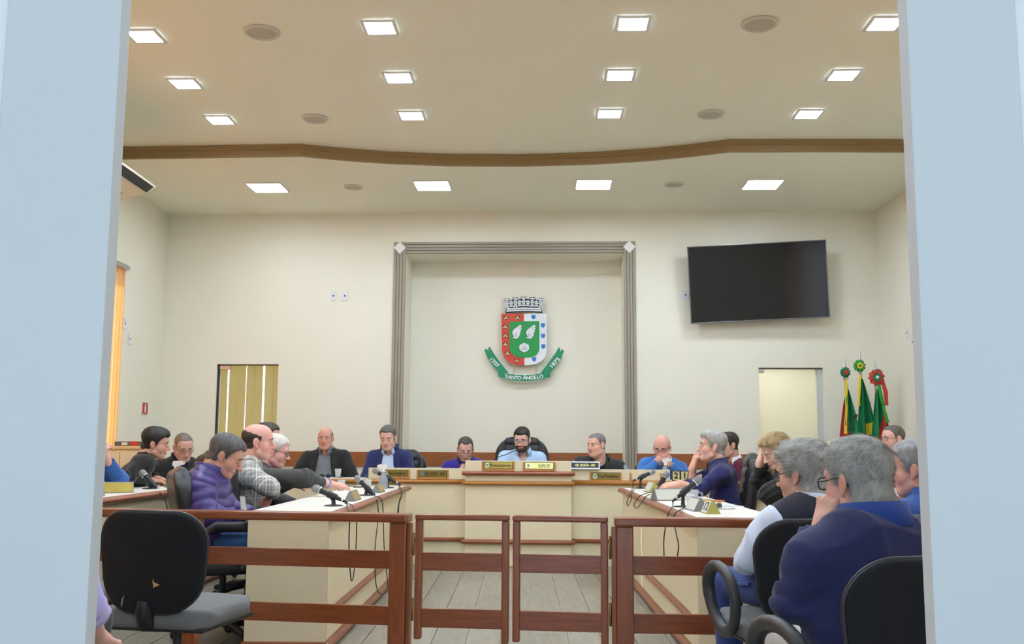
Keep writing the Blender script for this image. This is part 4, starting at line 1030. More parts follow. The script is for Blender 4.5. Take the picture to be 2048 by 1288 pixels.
person('bearded man with glasses in a pale blue shirt behind the Presidente plate', hp(1044, 879, 10.45), 180, (0, .10), -12, 14, 0, (230, 186, 170), dict(ff=1.0, nw=1.05),
       dict(c=(34, 28, 26), t=.006, top=.016), (36, 28, 26), dict(c=(30, 28, 30), h=.014), 'down', dict(c=(58, 45, 38), t=.003), top=dict(m=cloth('pale_blue_shirt', (178, 206, 236)), name='shirt', g=.012, vee=(.05, .11)),
       collar=[dict(m=cloth('pale_blue_shirt', (178, 206, 236)), gap=.55, point=.035, flare=.35)], inner=dict(m=cloth('white_undershirt', (226, 228, 232)), g=-.004, name='undershirt', nh=.075),
       arms=dict(R=dict(e=(.27, .12, .80), w=(.10, .38, .90)), L=dict(e=(-.27, .12, .80), w=(-.10, .38, .90))), bw=1.05, chair=('large black leather chair with high back behind the bearded man', EXP, .0), vox=.0055)
def stripe_panels(c):
    for s in (-1, 1):
        e = c['A'][s]['e']; a = c['sh'][s] + V(s * .058, .01, .03); b = e + V(s * .05, .02, 0)
        mb = MB(); mb.tube([a + (b - a) * t + V(s * .012 * math.sin(3.14 * t), .018, .0) for t in (0, .25, .5, .75, .95)], [.03, .04, .042, .04, .036], 10, flat=.5); mb.build('sleeve_panel', cloth('light_grey_panel', (138, 146, 152)), c['root'])
person('heavy-set man in black jacket with grey sleeve panels, head turned sideways, behind the Vice-Presidente plate', hp(1193, 890, 10.25), 180, (0, .12), -48, 4, 0, (224, 176, 156), dict(ff=1.15, jw=1.2, nw=1.12, dc=.6, ruddy=.6),
       dict(c=(122, 116, 112), t=.002, top=.004, wave=.0004, recede=.008), (90, 74, 64), None, 'half', top=dict(m=cloth('charcoal_jacket', (44, 44, 46)), open=(.06, .085), g=.018), inner=dict(m=cloth('black_tee', (22, 22, 24)), name='tee_shirt', nh=.075),
       collar=[dict(m=cloth('charcoal_jacket', (44, 44, 46)), r0=.094, h=.03, gap=.9, flare=.25, fold=.03, point=0, name='hood_collar')],
       arms=dict(R=dict(e=(.30, .12, .77), w=(.12, .38, .86)), L=dict(e=(-.31, .12, .76), w=(-.12, .38, .86))), bw=1.16, belly=1.15, chair=('black chair behind the heavy-set man with sleeve panels',), vox=.0055, extra=stripe_panels)
person('bald man with glasses in a blue sweater resting his chin on clasped hands', hp(1324, 895, 10.05), 184, (0.0, .20), -24, 20, 0, (222, 166, 150), dict(ff=1.05, ruddy=.7, stubble=.3),
       dict(c=(70, 58, 50), bald=(.045, -.55), recede=.09, t=.004, top=.004), (70, 54, 46), dict(c=(40, 38, 44), h=.015), 'down', top=dict(m=cloth('bright_blue_sweater', (62, 116, 188)), name='sweater', g=.014, vee=(.035, .09)),
       inner=dict(m=cloth('white_undershirt', (226, 228, 232)), nh=.064), collar=[dict(m=cloth('white_undershirt', (226, 228, 232)), gap=.5, h=.03)],
       arms=dict(R=dict(e=(.27, .22, .80), w=(.055, .27, 1.015), d=(-.72, .12, .62), n=(.35, .85, .25), curl=[.75, .7, .7, .7], show=True), L=dict(e=(-.27, .22, .80), w=(-.045, .285, .985), d=(.5, .05, .85), n=(-.3, .9, .1), curl=[.8, .8, .8, .8], show=True)), bw=1.06, chair=('black chair behind the man in the blue sweater',), vox=.0055)
# --- inner right table
hL = hp(1424, 893, 8.0)
person('grey-haired man in navy shirt, hand to his mouth, at the inner right table', hL, 84, (.0, .13), 4, -4, 0, (222, 174, 154), dict(ff=.95, jw=1.0),
       dict(c=(168, 166, 160), t=.008, top=.020, quiff=.012, wave=.0015, mess=.1, lift=.1, sw=.0005, len=.028), (130, 118, 104), None, 'open', top=dict(m=cloth('dark_navy_shirt', (30, 30, 84)), name='shirt', g=.014, sleeves={1: .35, -1: .62}, fold=.005), collar=[dict(m=cloth('dark_navy_shirt', (30, 30, 84)), gap=.5, h=.035)],
       arms=dict(R=dict(e=wp(1386, 962, 8.18), w=wp(1385, 936, 8.12), d=np.array((.3, -.05, .9)), n=np.array((-.95, -.3, .12)), curl=[.2, .55, .75, .85], thumb=.3, show=True), L=dict(e=wp(1403, 980, 7.76), w=wp(1358, 968, 7.72), d=np.array((-1, .05, -.12)), n=np.array((0, -.35, 1.0)), curl=.32, show=True)), bw=1.05, chair=('ribbed black leather chair of the man in the navy shirt', EXT, .09), vox=.0045, gvox=.009, strands=5000)
person('dark-haired man in a maroon sweater half hidden behind the man in navy', hp(1456, 890, 9.75), 140, (0, .08), -30, 5, 0, (214, 166, 148), {}, dict(c=(44, 34, 30), t=.005, top=.012), (50, 40, 34), None, 'half',
       top=dict(m=cloth('maroon_sweater', (92, 34, 54)), name='sweater'), collar=[dict(m=cloth('white_undershirt', (226, 228, 232)), h=.03)], chair=('black chair of the man in maroon',), vox=.006)
def long_hair(v):
    for s in (-1, 1):
        v.cap((s * .062, -.01, .05), (s * .085, .015, -.10), .034, .036, k=.03); v.cap((s * .085, .015, -.10), (s * .075, .05, -.21), .034, .026, k=.03)
    v.cap((0, -.08, .03), (0, -.10, -.12), .055, .06, k=.04); v.cap((-.05, -.07, 0), (-.06, -.08, -.13), .04, .045, k=.04); v.cap((.05, -.07, 0), (.06, -.08, -.13), .04, .045, k=.04)
    X, Y, Z = v.grid(); v.near(lambda x, y, z: .0022 * np.sin(230 * x + 90 * y + 12 * np.sin(18 * z)))
person('blonde woman in a fuzzy black sweater bending over her papers', hp(1550, 902, 7.0), 96, (.0, .22), 6, 30, 0, (234, 192, 176), dict(ff=.9, jw=.82, nw=.82, ruddy=.4), dict(c=(160, 132, 86), t=.012, top=.018, var=.45, temple=0, recede=.018, down=True, extra=long_hair, len=.10, sw=.0007, mess=.06, lift=.08, comb=(0, 0, 0)), (120, 92, 66), None, 'down',
       top=dict(m=cloth('fuzzy_black', (20, 20, 21), bump=.8, bscale=300), name='sweater', g=.02, fold=.005), arms=dict(L=dict(e=wp(1538, 988, 6.8), w=wp(1562, 1032, 6.85)), R=dict(e=wp(1516, 960, 7.25), w=wp(1520, 925, 7.15), d=np.array((.2, 0, 1.)), n=np.array((-1., 0, .2)), curl=.3, show=True)), bw=.88, chair=('black leather chair of the blonde woman',), vox=.005, gvox=.010, strands=6000, hs=.95)
person('man with short hair and thin glasses in a grey-brown jacket by the flags', hp(1786, 878, 8.9), 100, (0, .10), 4, 3, 0, (220, 172, 154), dict(ff=1.0), dict(c=(92, 84, 76), t=.002, top=.004, recede=.018, wave=.0005), (90, 74, 62), dict(c=(60, 56, 54), r=.0013, h=.014), 'half', top=dict(m=cloth('grey_brown_jacket', (74, 68, 66)), g=.018),
       collar=[dict(m=cloth('grey_brown_jacket', (74, 68, 66)), r0=.08, h=.035, gap=.6, name='jacket_collar')], chair=('black chair of the man by the flags',), vox=.0055)
# --- spectators at right
vest = cloth('dark_navy_vest', (26, 26, 44)); wsh = cloth('white_shirt', (206, 214, 232))
person('grey-haired man with black-rimmed glasses in dark vest over white shirt, seated before the right railing', hp(1606, 948, 4.1), 9, (0, .07), 36, 6, 0, (214, 166, 146), dict(ff=1.02, nw=1.1, stubble=.15),
       dict(c=(164, 162, 156), t=.013, top=.022, wave=.003, len=.04, darktop=.4, recede=.012, nape=-.02, mess=.14, lift=.14, sw=.0005), (150, 146, 140), dict(c=(36, 34, 34), h=.019, r=.0024), 'open', top=dict(m=wsh, name='shirt', g=.016, fold=.005, ag=.022), inner=dict(m=vest, name='vest', g=.026, nh=.07, shf=.62), collar=[dict(m=wsh, r0=.08, h=.05, gap=.4, flare=.15)],
       pants=cloth('blue_jeans', (38, 60, 124)), arms=dict(L=dict(e=wp(1500, 1118, 4.05), w=(-.12, .32, .64)), R=dict(e=(.30, .1, .72), w=(.12, .34, .66))), bw=1.08, belly=1.1, knee=.2, chair=('black chair with loop armrests under the man in the vest', 'spec', .0, -.10), vox=.004, gvox=.009, strands=13000, hs=1.03)
nv = cloth('navy_fleece', (36, 40, 84), bump=.5, bscale=320)
def denim_yoke(c): pass
person('large grey-haired man in navy sweater, chin on fist, seated nearest the right pillar', hp(1714, 960, 2.86), 14, (-.02, .10), 18, 5, -3, (222, 174, 158), dict(ff=1.08, jw=1.1, nw=1.15, ruddy=1.0),
       dict(c=(158, 156, 150), t=.009, top=.015, wave=.002, len=.026, darktop=.5, nape=-.03, mess=.10, lift=.10, sw=.0004), (120, 116, 110), dict(c=(50, 44, 46), h=.018, r=.0024), 'open', top=dict(m=nv, name='sweater', g=.020, fold=.0055, ag=.026), collar=[dict(m=cloth('denim_collar', (30, 62, 140)), r0=.086, h=.05, gap=.5, flare=.25, fold=.036, up=.0)],
       pants=cloth('light_trousers', (196, 190, 184)), arms=dict(L=dict(e=wp(1590, 1196, 2.78), w=wp(1645, 1062, 2.86), d=np.array((.25, .06, .95)), n=np.array((-.82, -.5, .25)), curl=[.95, 1.0, 1.05, 1.1], thumb=.85, show=True, r_el=.033), R=dict(e=(.32, .08, .66), w=(.12, .32, .62))), bw=1.24, belly=1.2, knee=.09, chair=('black chair with loop armrests under the large man in navy', 'spec', -.01, -.045), vox=.0038, gvox=.0085, strands=24000, hs=.94)
person('grey-haired man in a bright blue shirt partly hidden by the right pillar', hp(1832, 938, 4.35), 25, (0, .08), 30, 4, 0, (218, 166, 150), dict(ff=1.05, nw=1.15, ruddy=.8), dict(c=(140, 138, 138), t=.009, top=.016, wave=.002, len=.028, nape=-.015, mess=.12, lift=.12, sw=.0005), (120, 112, 104), None, 'half',
       top=dict(m=cloth('bright_denim', (38, 78, 150)), name='shirt', g=.014), collar=[dict(m=cloth('bright_denim', (38, 78, 150)), r0=.075, h=.04, gap=.4)], chair=('black chair of the man in bright blue behind the right pillar', 'spec', .0), vox=.0048, gvox=.011, strands=5000)
# --- left side
den = cloth('denim_jacket_cloth', (44, 96, 168), var=.15)
person('person in blue denim jacket with clasped hands, mostly behind the left pillar', hp(158, 868, 7.15), -112, (0, .10), 0, 8, 0, (224, 176, 162), {}, dict(c=(50, 40, 34), t=.006, top=.012), (50, 40, 34), None, 'half', top=dict(m=den, open=(.04, .07), g=.016), inner=dict(m=cloth('dark_green_knit', (52, 58, 44)), name='sweater'),
       collar=[dict(m=den, r0=.08, h=.03, gap=.6, name='jacket_collar', point=.05)], arms=dict(R=dict(e=wp(182, 962, 6.92), w=wp(198, 918, 7.0), d=np.array((.3, .25, .85)), n=np.array((-.4, -.9, .1)), curl=[.7, .75, .8, .8], show=True), L=dict(e=wp(238, 960, 7.32), w=wp(213, 920, 7.1), d=np.array((-.35, -.1, .9)), n=np.array((.75, -.5, .2)), curl=[.8, .85, .85, .85], show=True)), chair=('ribbed black leather chair of the person in denim', EXT, .02, -.12), vox=.005)
blk = cloth('black_wool', (28, 27, 27))
person('dark-haired man in black jacket leaning across to whisper to the bald man', hp(312, 886, 8.05), -72, (0, .34), -8, 10, 6, (216, 166, 144), dict(ff=1.1, jw=1.12, nw=1.15, stubble=.25), dict(c=(38, 32, 29), t=.009, top=.018, quiff=.008, recede=-.004, wave=.002), (40, 32, 28), None, 'half', top=dict(m=blk, g=.02, fold=.005), collar=[dict(m=blk, r0=.08, h=.035, gap=.5, name='jacket_collar')],
       arms=dict(R=dict(e=(.31, .16, .88), w=(.06, .30, .85)), L=dict(e=(-.3, .2, .87), w=(-.08, .36, .85))), bw=1.32, shrug=.03, belly=1.15, chair=('black chair of the dark-haired man in black',), vox=.005, gvox=.010)
person('balding man with glasses in a black coat looking down, listening to his neighbour', hp(367, 894, 8.9), -146, (0, .12), 2, 24, 4, (214, 166, 150), dict(ff=.98), dict(c=(110, 98, 88), t=.002, top=.003, recede=.03, wave=.0004), (80, 64, 54), dict(c=(46, 42, 42), r=.0015, h=.014), 'down', top=dict(m=cloth('black_coat', (26, 25, 27)), open=(.03, .05), g=.02), inner=dict(m=cloth('dark_slate_shirt', (44, 46, 58))),
       collar=[dict(m=cloth('black_coat', (26, 25, 27)), r0=.078, h=.05, gap=.5, name='coat_collar', flare=.1)], chair=('black chair of the balding man in the black coat',), vox=.0055)
puf = mat('purple_nylon', (60, 46, 112), .42, bump=.2, bscale=60, var=.08, vscale=10)
person('man in a quilted purple jacket looking down, nearest on the inner left table', hp(452, 912, 5.9), -86, (0, .12), 2, 26, 0, (204, 154, 132), dict(ff=1.05, nw=1.1), dict(c=(88, 86, 84), t=.006, top=.014, wave=.002, recede=.004, mess=.1, lift=.08, sw=.0005, len=.022), (70, 60, 54), None, 'down', top=dict(m=puf, g=.024, quilt=True, fold=.003, ag=.022), collar=[dict(m=puf, r0=.084, h=.06, gap=.35, flare=.05, fold=.01, point=0, name='jacket_collar')],
       pants=cloth('mid_blue_jeans', (62, 104, 158)), arms=dict(R=dict(e=(.27, .08, .74), w=(.12, .28, .70)), L=dict(e=(-.26, .08, .74), w=(-.10, .28, .70))), bw=1.12, belly=1.12, chair=('black leather chair of the man in the quilted purple jacket', EXM, .13, 0, .38), vox=.0042, gvox=.0065, strands=5000)
# plaid shirt material
pl = mat('plaid_shirt', (168, 164, 158), .9)
def plaid(m):
    nt = m.node_tree; N = nt.nodes; L = nt.links; p = N['Principled BSDF']; tc = N.new('ShaderNodeTexCoord'); sx = N.new('ShaderNodeSeparateXYZ'); L.new(tc.outputs['Object'], sx.inputs[0]); prev = None
    for ax_, fr, th in (('X', 300, .7), ('Z', 130, .86), ('X', 110, .86), ('Y', 110, .9), ('Y', 300, .75)):
        mu = N.new('ShaderNodeMath'); mu.operation = 'MULTIPLY'; mu.inputs[1].default_value = fr; L.new(sx.outputs[ax_], mu.inputs[0]); sn = N.new('ShaderNodeMath'); sn.operation = 'SINE'; L.new(mu.outputs[0], sn.inputs[0])
        gt = N.new('ShaderNodeMath'); gt.operation = 'GREATER_THAN'; gt.inputs[1].default_value = th; L.new(sn.outputs[0], gt.inputs[0])
        if prev is None: prev = gt
        else: ad = N.new('ShaderNodeMath'); ad.operation = 'ADD'; L.new(prev.outputs[0], ad.inputs[0]); L.new(gt.outputs[0], ad.inputs[1]); prev = ad
    cr = N.new('ShaderNodeValToRGB'); cr.color_ramp.elements[0].color = (*lin((142, 138, 134)), 1); cr.color_ramp.elements[1].color = (*lin((222, 220, 214)), 1); dv = N.new('ShaderNodeMath'); dv.operation = 'DIVIDE'; dv.inputs[1].default_value = 3; L.new(prev.outputs[0], dv.inputs[0]); L.new(dv.outputs[0], cr.inputs[0]); L.new(cr.outputs[0], p.inputs['Base Color'])
plaid(pl)
person('bald-crowned man in a grey plaid shirt at the inner left table', hp(517, 884, 6.75), -74, (0, .08), -6, 2, 0, (222, 166, 152), dict(ff=1.02, nw=1.15, ruddy=.7), dict(c=(52, 42, 36), bald=(.058, -.30), recede=.06, t=.004, top=.004, wave=.001), (60, 46, 38), None, 'half', top=dict(m=pl, name='shirt', g=.016, fold=.005, sleeve=.9), collar=[dict(m=pl, h=.032, gap=.4)],
       arms=dict(R=dict(e=(.31, .16, .86), w=(-.05, .20, .80), d=(-1, -.2, -.1), n=(0, 1, .2)), L=dict(e=(-.27, .15, .85), w=(.02, .15, .76), d=(1, -.2, -.2), n=(0, 1, .2))), bw=1.1, belly=1.1, chair=('black leather chair of the man in plaid', EXT, .05, .05, .5), vox=.0045, gvox=.009)
person('dark-haired man hidden behind the bald-crowned man, only his hair showing', hp(536, 874, 8.55), -88, (0, .1), 0, 6, 0, (214, 166, 148), {}, dict(c=(60, 48, 42), t=.005, top=.012), (60, 48, 40), None, 'half', top=dict(m=blk), chair=('black chair of the man hidden in the second row',), vox=.006)
gj = cloth('dark_grey_jacket', (66, 66, 66)); chk = mat('blue_check', (150, 170, 205), .9, var=.5, vscale=60)
person('white-haired man with glasses in grey jacket reaching across the inner left table', hp(551, 902, 7.5), -84, (0, .26), -2, 14, 0, (226, 174, 162), dict(ff=1.05, ruddy=.7), dict(c=(208, 200, 192), t=.006, top=.012, var=.12, wave=.001, mess=.1, lift=.08, sw=.0005, len=.024), (190, 180, 170), dict(c=(34, 34, 38), h=.014, r=.002), 'down', top=dict(m=gj, g=.022, fold=.005, ag=.024), inner=dict(m=chk), collar=[dict(m=gj, r0=.08, h=.03, gap=.5, name='jacket_collar')],
       extra=lambda c: MB().tube([c['A'][1]['w'] * .96 + c['A'][1]['e'] * .04, c['A'][1]['w'] + (c['A'][1]['w'] - c['A'][1]['e']) * .03], [.047, .043], 16, flat=.85).build('shirt_cuff', chk, c['root']), arms=dict(R=dict(e=wp(610, 956, 7.30), w=wp(656, 967, 7.42), d=np.array((1, .15, -.14)), n=np.array((0, -.3, 1.)), curl=.22, show=True, r_el=.045), L=dict(e=(-.26, .2, .72), w=(-.1, .42, .68))), bw=1.1, belly=1.1, chair=('black leather chair of the white-haired man', EXM, .10, 0, .2), vox=.0048, gvox=.009, strands=4000)
person('person in a lilac top beside the left pillar, only a forearm showing', hp(40, 975, 3.0), 12, (0, .06), 0, 0, 0, (228, 184, 170), {}, dict(c=(60, 44, 36), t=.01, top=.016), (60, 46, 38), None, 'half', top=dict(m=cloth('lilac_top', (186, 176, 226)), name='shirt', g=.016, sleeve=.35), arms=dict(R=dict(e=wp(168, 1212, 2.98), w=wp(196, 1275, 3.22), d=np.array((.1, 1, -.35)), n=np.array((.3, .2, 1.)), show=True)), chair=('black chair of the person in lilac beside the left pillar', 'spec', .09, 0, 0, False), vox=.007, bw=.9)

# ---------------------------------------------------------------- chairs nobody sits on
exec_chair(2.30, 9.95, math.radians(150), 'black chair standing empty behind the right end of the long desk')
ch = spec_chair(-1.427, 4.25, math.radians(-11), 'empty black fabric chair with torn back in front of the left railing', False)
spec_chair(-2.16, 4.6, math.radians(-16), 'grey-seated empty chair between the left pillar and the torn chair', False)
# stuffing showing through the torn back
tp = [(.02, .575), (.035, .592), (.028, .60), (.03, .62), (.022, .602), (.005, .588)]
def on_back(x, z): return Vector((x, -.273 + .05 * (x / .22) ** 2 - .10 * (z - .5), z))
mb = MB(); mb.add([on_back(.012 + x, z + .005) for x, z in ((.03, .568), (.058, .580), (.034, .590), (.031, .605), (.028, .588), (.033, .578))], [(0, 1, 2), (0, 2, 5), (2, 3, 4), (2, 4, 5)]); mb.build('torn_patch', mat('exposed_foam', (214, 164, 104), .9), ch)
mb = MB(); mb.add([on_back(x, z) for x, z in ((-.105, .50), (-.10, .525), (-.085, .54), (-.092, .515), (-.098, .49))], [(0, 1, 2, 3, 4)]); mb.build('scuff_mark', mat('pale_scuff', (120, 120, 124), .9), ch)

# ================================================================== THINGS ON THE WALLS
# --- coat of arms in the alcove
cy0 = AD - .075
def CZ(zx, zy): return W(930 + zx / 5.854, 570 + zy / 5.854, cy0)
c0 = CZ(694, 640)
arms_o = empty('coat_of_arms', OB + EX * c0[0] + EY * cy0 + Vector((0, 0, c0[1])), WANG, 'red, white and green municipal coat of arms mounted in the alcove', 'emblem')
def cpoly(pts, y0, y1, m, name, parent=None):
    return MB().prism([(CZ(*p)[0] - c0[0], CZ(*p)[1] - c0[1]) for p in pts], y0, y1).build(name, m, parent or arms_o)
cr_m = mat('crest_red', (214, 66, 40), .45); cw_m = mat('crest_white', (232, 236, 240), .45); cg_m = mat('crest_green', (22, 150, 68), .45); ck_m = mat('crest_black', (24, 24, 26), .5); cb_m = mat('crest_blue', (40, 120, 205), .45); cc_m = mat('crest_cream', (226, 206, 140), .5); ct_m = mat('ribbon_green', (18, 140, 96), .45)
cpoly([(428, 340), (690, 337), (697, 942), (600, 932), (540, 915), (490, 886), (455, 846), (438, 800), (433, 760)], -.012, .0, cr_m, 'shield_red_half')
cpoly([(690, 337), (953, 335), (958, 760), (954, 800), (935, 848), (900, 888), (850, 917), (790, 934), (697, 942)], -.012, .0, cw_m, 'shield_white_half')
cpoly([(517, 430), (869, 424), (872, 745), (862, 790), (830, 826), (780, 846), (695, 853), (612, 846), (562, 820), (530, 782), (520, 740)], -.018, -.012, cg_m, 'shield_green_field')
for x, y in ((482, 382), (614, 382), (471, 487), (473, 590), (473, 693), (498, 798), (606, 882)):
    o_ = cpoly([(x - 28, y + 24), (x - 28, y - 12), (x - 20, y - 16), (x - 14, y + 2), (x - 9, y - 26), (x, y - 34), (x + 9, y - 26), (x + 14, y + 2), (x + 20, y - 16), (x + 28, y - 12), (x + 28, y + 24)], -.0145, -.012, ck_m, 'castle')
    cpoly([(x - 23, y + 19), (x - 23, y + 4), (x - 7, y + 2), (x - 5, y - 20), (x + 5, y - 20), (x + 7, y + 2), (x + 23, y + 4), (x + 23, y + 19), (x + 6, y + 19), (x + 6, y + 8), (x - 6, y + 8), (x - 6, y + 19)], -.0165, -.0145, cc_m, 'castle_wall', o_)
for x, y in ((802, 377), (912, 475), (914, 598), (917, 722), (809, 872)):
    cpoly([(x - 24, y - 26), (x + 24, y - 26), (x + 24, y + 8), (x + 12, y + 22), (x, y + 27), (x - 12, y + 22), (x - 24, y + 8)], -.015, -.012, cb_m, 'small_blue_shield')
wing_p = [(548, 630), (575, 606), (560, 582), (554, 552), (570, 525), (610, 495), (655, 461), (648, 481), (672, 474), (654, 500), (668, 516), (650, 530), (656, 550), (640, 564), (648, 580), (634, 600), (624, 620), (598, 634), (576, 622)]
for dx in (0, 162):
    o_ = cpoly([(610 + (x - 610) * 1.07 + dx, 550 + (y - 550) * 1.05) for x, y in wing_p], -.0195, -.018, ck_m, 'wing_outline'); cpoly([(x + dx, y) for x, y in wing_p], -.022, -.0195, cw_m, 'wing', o_)
    for a, b in (((586, 565), (584, 612)), ((600, 570), (600, 612)), ((620, 505), (646, 490)), ((622, 520), (652, 508))):
        cpoly([(a[0] + dx, a[1]), (a[0] + 4 + dx, a[1] + 1), (b[0] + 4 + dx, b[1] + 1), (b[0] + dx, b[1])], -.0228, -.022, ck_m, 'feather_line', o_)
sh_p = [(694, 680), (712, 684), (722, 696), (742, 700), (752, 714), (748, 728), (754, 740), (748, 756), (738, 762), (734, 774), (716, 780), (694, 792), (672, 780), (654, 774), (650, 762), (640, 756), (634, 740), (640, 728), (636, 714), (646, 700), (666, 696), (676, 684)]
o_ = cpoly([(694 + (x - 694) * 1.06, 735 + (y - 735) * 1.06) for x, y in sh_p], -.0195, -.018, ck_m, 'shell_outline'); cpoly(sh_p, -.022, -.0195, cw_m, 'shell', o_)
for a, b in (((694, 700), (694, 760)), ((672, 714), (686, 764)), ((716, 714), (702, 764)), ((652, 738), (680, 768)), ((736, 738), (708, 768))):
    cpoly([(a[0] - 2, a[1]), (a[0] + 2, a[1]), (b[0] + 2, b[1]), (b[0] - 2, b[1])], -.0228, -.022, ck_m, 'shell_rib', o_)
# mural crown
cpoly([(474, 335), (478, 268), (468, 186), (456, 184), (458, 162), (528, 160), (528, 186), (552, 170), (552, 150), (626, 148), (626, 170), (650, 165), (650, 140), (722, 138), (722, 164), (750, 166), (750, 146), (824, 144), (824, 168), (846, 180), (848, 156), (920, 154), (916, 182), (906, 184), (898, 262), (908, 330), (800, 318), (690, 313), (580, 320)], -.010, .0, ck_m, 'crown_outline')
for i, (x, y) in enumerate(((492, 163), (590, 152), (686, 142), (787, 148), (884, 158))):
    cpoly([(x - 32, y), (x - 20, y + 7), (x, y + 3), (x + 20, y + 7), (x + 32, y), (x + 30, y + 20), (x - 30, y + 20)], -.014, -.010, cw_m, 'merlon')
    for r in range(4):
        yy = y + 27 + r * 21
        if r % 2: 
            cpoly([(x - 26, yy), (x - 3, yy), (x - 3, yy + 17), (x - 26, yy + 17)], -.013, -.010, cw_m, 'stone'); cpoly([(x + 2, yy), (x + 26, yy), (x + 26, yy + 17), (x + 2, yy + 17)], -.013, -.010, cw_m, 'stone')
        else: cpoly([(x - 14, yy), (x + 16, yy), (x + 16, yy + 17), (x - 14, yy + 17)], -.013, -.010, cw_m, 'stone')
for x, y in ((541, 190), (638, 182), (737, 182), (836, 188)):
    for r in range(3): cpoly([(x - 18, y + r * 24), (x + 18, y + r * 24), (x + 18, y + 18 + r * 24), (x - 18, y + 18 + r * 24)], -.013, -.010, cw_m, 'stone')
for a, b in ((272, 290), (296, 312)):
    cpoly([(486, a + 4), (590, a - 4), (690, a - 8), (790, a - 5), (896, a), (896, b), (790, b - 6), (690, b - 9), (590, b - 5), (486, b + 3)], -.013, -.010, cw_m, 'crown_band')
# ribbon with lettering
Lr = [(228, 765), (248, 744), (276, 774), (272, 736), (290, 722), (330, 792), (400, 890), (470, 978), (512, 1036), (393, 1022), (330, 950), (265, 850)]
cpoly(Lr, -.008, .0, ct_m, 'ribbon_arm'); cpoly([(1388 - x, y + 8) for x, y in Lr][::-1], -.008, .0, ct_m, 'ribbon_arm')
cpoly([(393, 1018), (490, 1040), (590, 1052), (690, 1056), (790, 1052), (900, 1038), (996, 1016), (996, 1075), (900, 1103), (790, 1120), (690, 1126), (590, 1120), (500, 1106), (393, 1074)], -.014, -.006, ct_m, 'ribbon_centre')
sz = (CZ(100, 0)[0] - CZ(0, 0)[0]) / 100
def ctext(t, x, y, hgt, rot=0, wid=None, off=.0022):
    p = CZ(x, y); textmesh('lettering', t, hgt * sz * 1.25, cw_m, arms_o, Matrix.Translation((p[0] - c0[0], -.0145, p[1] - c0[1])) @ RX @ Matrix.Rotation(rot, 4, 'Z'), .0006, off, width=wid * sz if wid else None)
ctext('1707', 342, 908, 52, math.radians(-44), 128); ctext('1873', 1052, 915, 52, math.radians(46), 132)
txt = 'SANTO ÂNGELO'; ws = [34, 38, 38, 34, 40, 18, 38, 38, 40, 34, 34, 40]; tot = sum(ws); xx = 690 - tot / 2 * 1.06
for ch_, w__ in zip(txt, ws):
    cx = xx + w__ * .53; xx += w__ * 1.06
    if ch_ != ' ': dxn = (cx - 690) / 225; ctext(ch_, cx, 1092 - 22 * dxn * dxn - (6 if ch_ == 'Â' else 0), 46, math.radians(7 * dxn), None, .0018)
for x in (572, 832):
    a = CZ(x, 915); b = CZ(x, 1046); MB().tube([(a[0] - c0[0], .004, a[1] - c0[1]), (b[0] - c0[0], .004, b[1] - c0[1])], .006, 8).build('support_rod', metal_m, arms_o)
for x, y in ((560, 420), (830, 420), (690, 880), (690, 1090)):
    a = CZ(x, y); MB().tube([(a[0] - c0[0], 0, a[1] - c0[1]), (a[0] - c0[0], .075, a[1] - c0[1])], .008, 8).build('standoff', metal_m, arms_o)

# --- television
u0, z0_ = W(1376, 494, -.20); u1, z1_ = W(1651, 480, -.20); u2, z2_ = W(1381, 647, -.20)
uc = (W(1516, 564, -.20)[0]); zc = W(1516, 564, -.20)[1]; tw = (u1 - u0) / 2 * 1.0; thh = (z0_ - z2_) / 2
tv = empty('television', OB + EX * uc + EY * -.02 + Vector((0, 0, zc)), WANG, 'large black wall-mounted television hanging slightly crooked', 'television')
TM = Matrix.Translation((0, -.18, 0)) @ Matrix.Rotation(math.radians(-2.7), 4, 'Y') @ Matrix.Rotation(math.radians(6), 4, 'X') @ Matrix.Rotation(math.radians(-2), 4, 'Z')
bez = mat('tv_bezel', (120, 122, 124), .25, metal=.9); scr = mat('tv_screen', (9, 9, 11), .12, spec=.55)
mb = MB(); e = .011
for a in ((-tw, tw, -thh, -thh + e * 1.3), (-tw, tw, thh - e, thh), (-tw, -tw + e, -thh, thh), (tw - e, tw, -thh, thh)): mb.bbox(a[0], a[1], -.012, .02, a[2], a[3], .003, TM)
mb.build('bezel', bez, tv); MB().box(-tw + e, tw - e, -.008, .015, -thh + e, thh - e, TM).build('screen', scr, tv)
MB().bbox(-tw * .9, tw * .9, .02, .05, -thh * .85, thh * .85, .02, TM).build('back_cover', dark_m, tv); MB().bbox(-.2, .2, -.12, .018, -.15, .15, .01).build('wall_bracket', dark_m, tv)

# --- outlets, switches, fire sign
out_m = mat('outlet_white', (228, 230, 234), .35)
def outlet(O, rz, lb, holes=2):
    o = empty('wall_socket', O, rz, lb, 'wall socket', 'wall sockets'); MB().bbox(-.036, .036, -.010, 0, -.058, .058, .004).build('cover_plate', out_m, o)
    for i in range(holes): MB().lathe([(.010, -.0115), (.010, -.009)], 10, Matrix.Translation((0, 0, (i - (holes - 1) / 2) * .04)) @ Matrix.Rotation(math.pi / 2, 4, 'X') @ Matrix.Translation((0, 0, .0215))).build('plug_hole', dark_m, o)
for x, y, lb in ((667, 592, 'white wall socket left of the alcove, farther from it'), (690, 592, 'white wall socket left of the alcove, nearer to it'), (1371, 590, 'white wall socket half behind the television')):
    u, z = W(x, y); outlet(OB + EX * u + Vector((0, 0, z)), WANG, lb, 1)
for x, y, lb in ((249, 647, 'upper white switch plate on the left wall'), (258, 678, 'lower white switch plate on the left wall')):
    p = atX(x, y, XL); outlet(Vector((XL, p.y, p.z)), math.pi / 2, lb, 1)
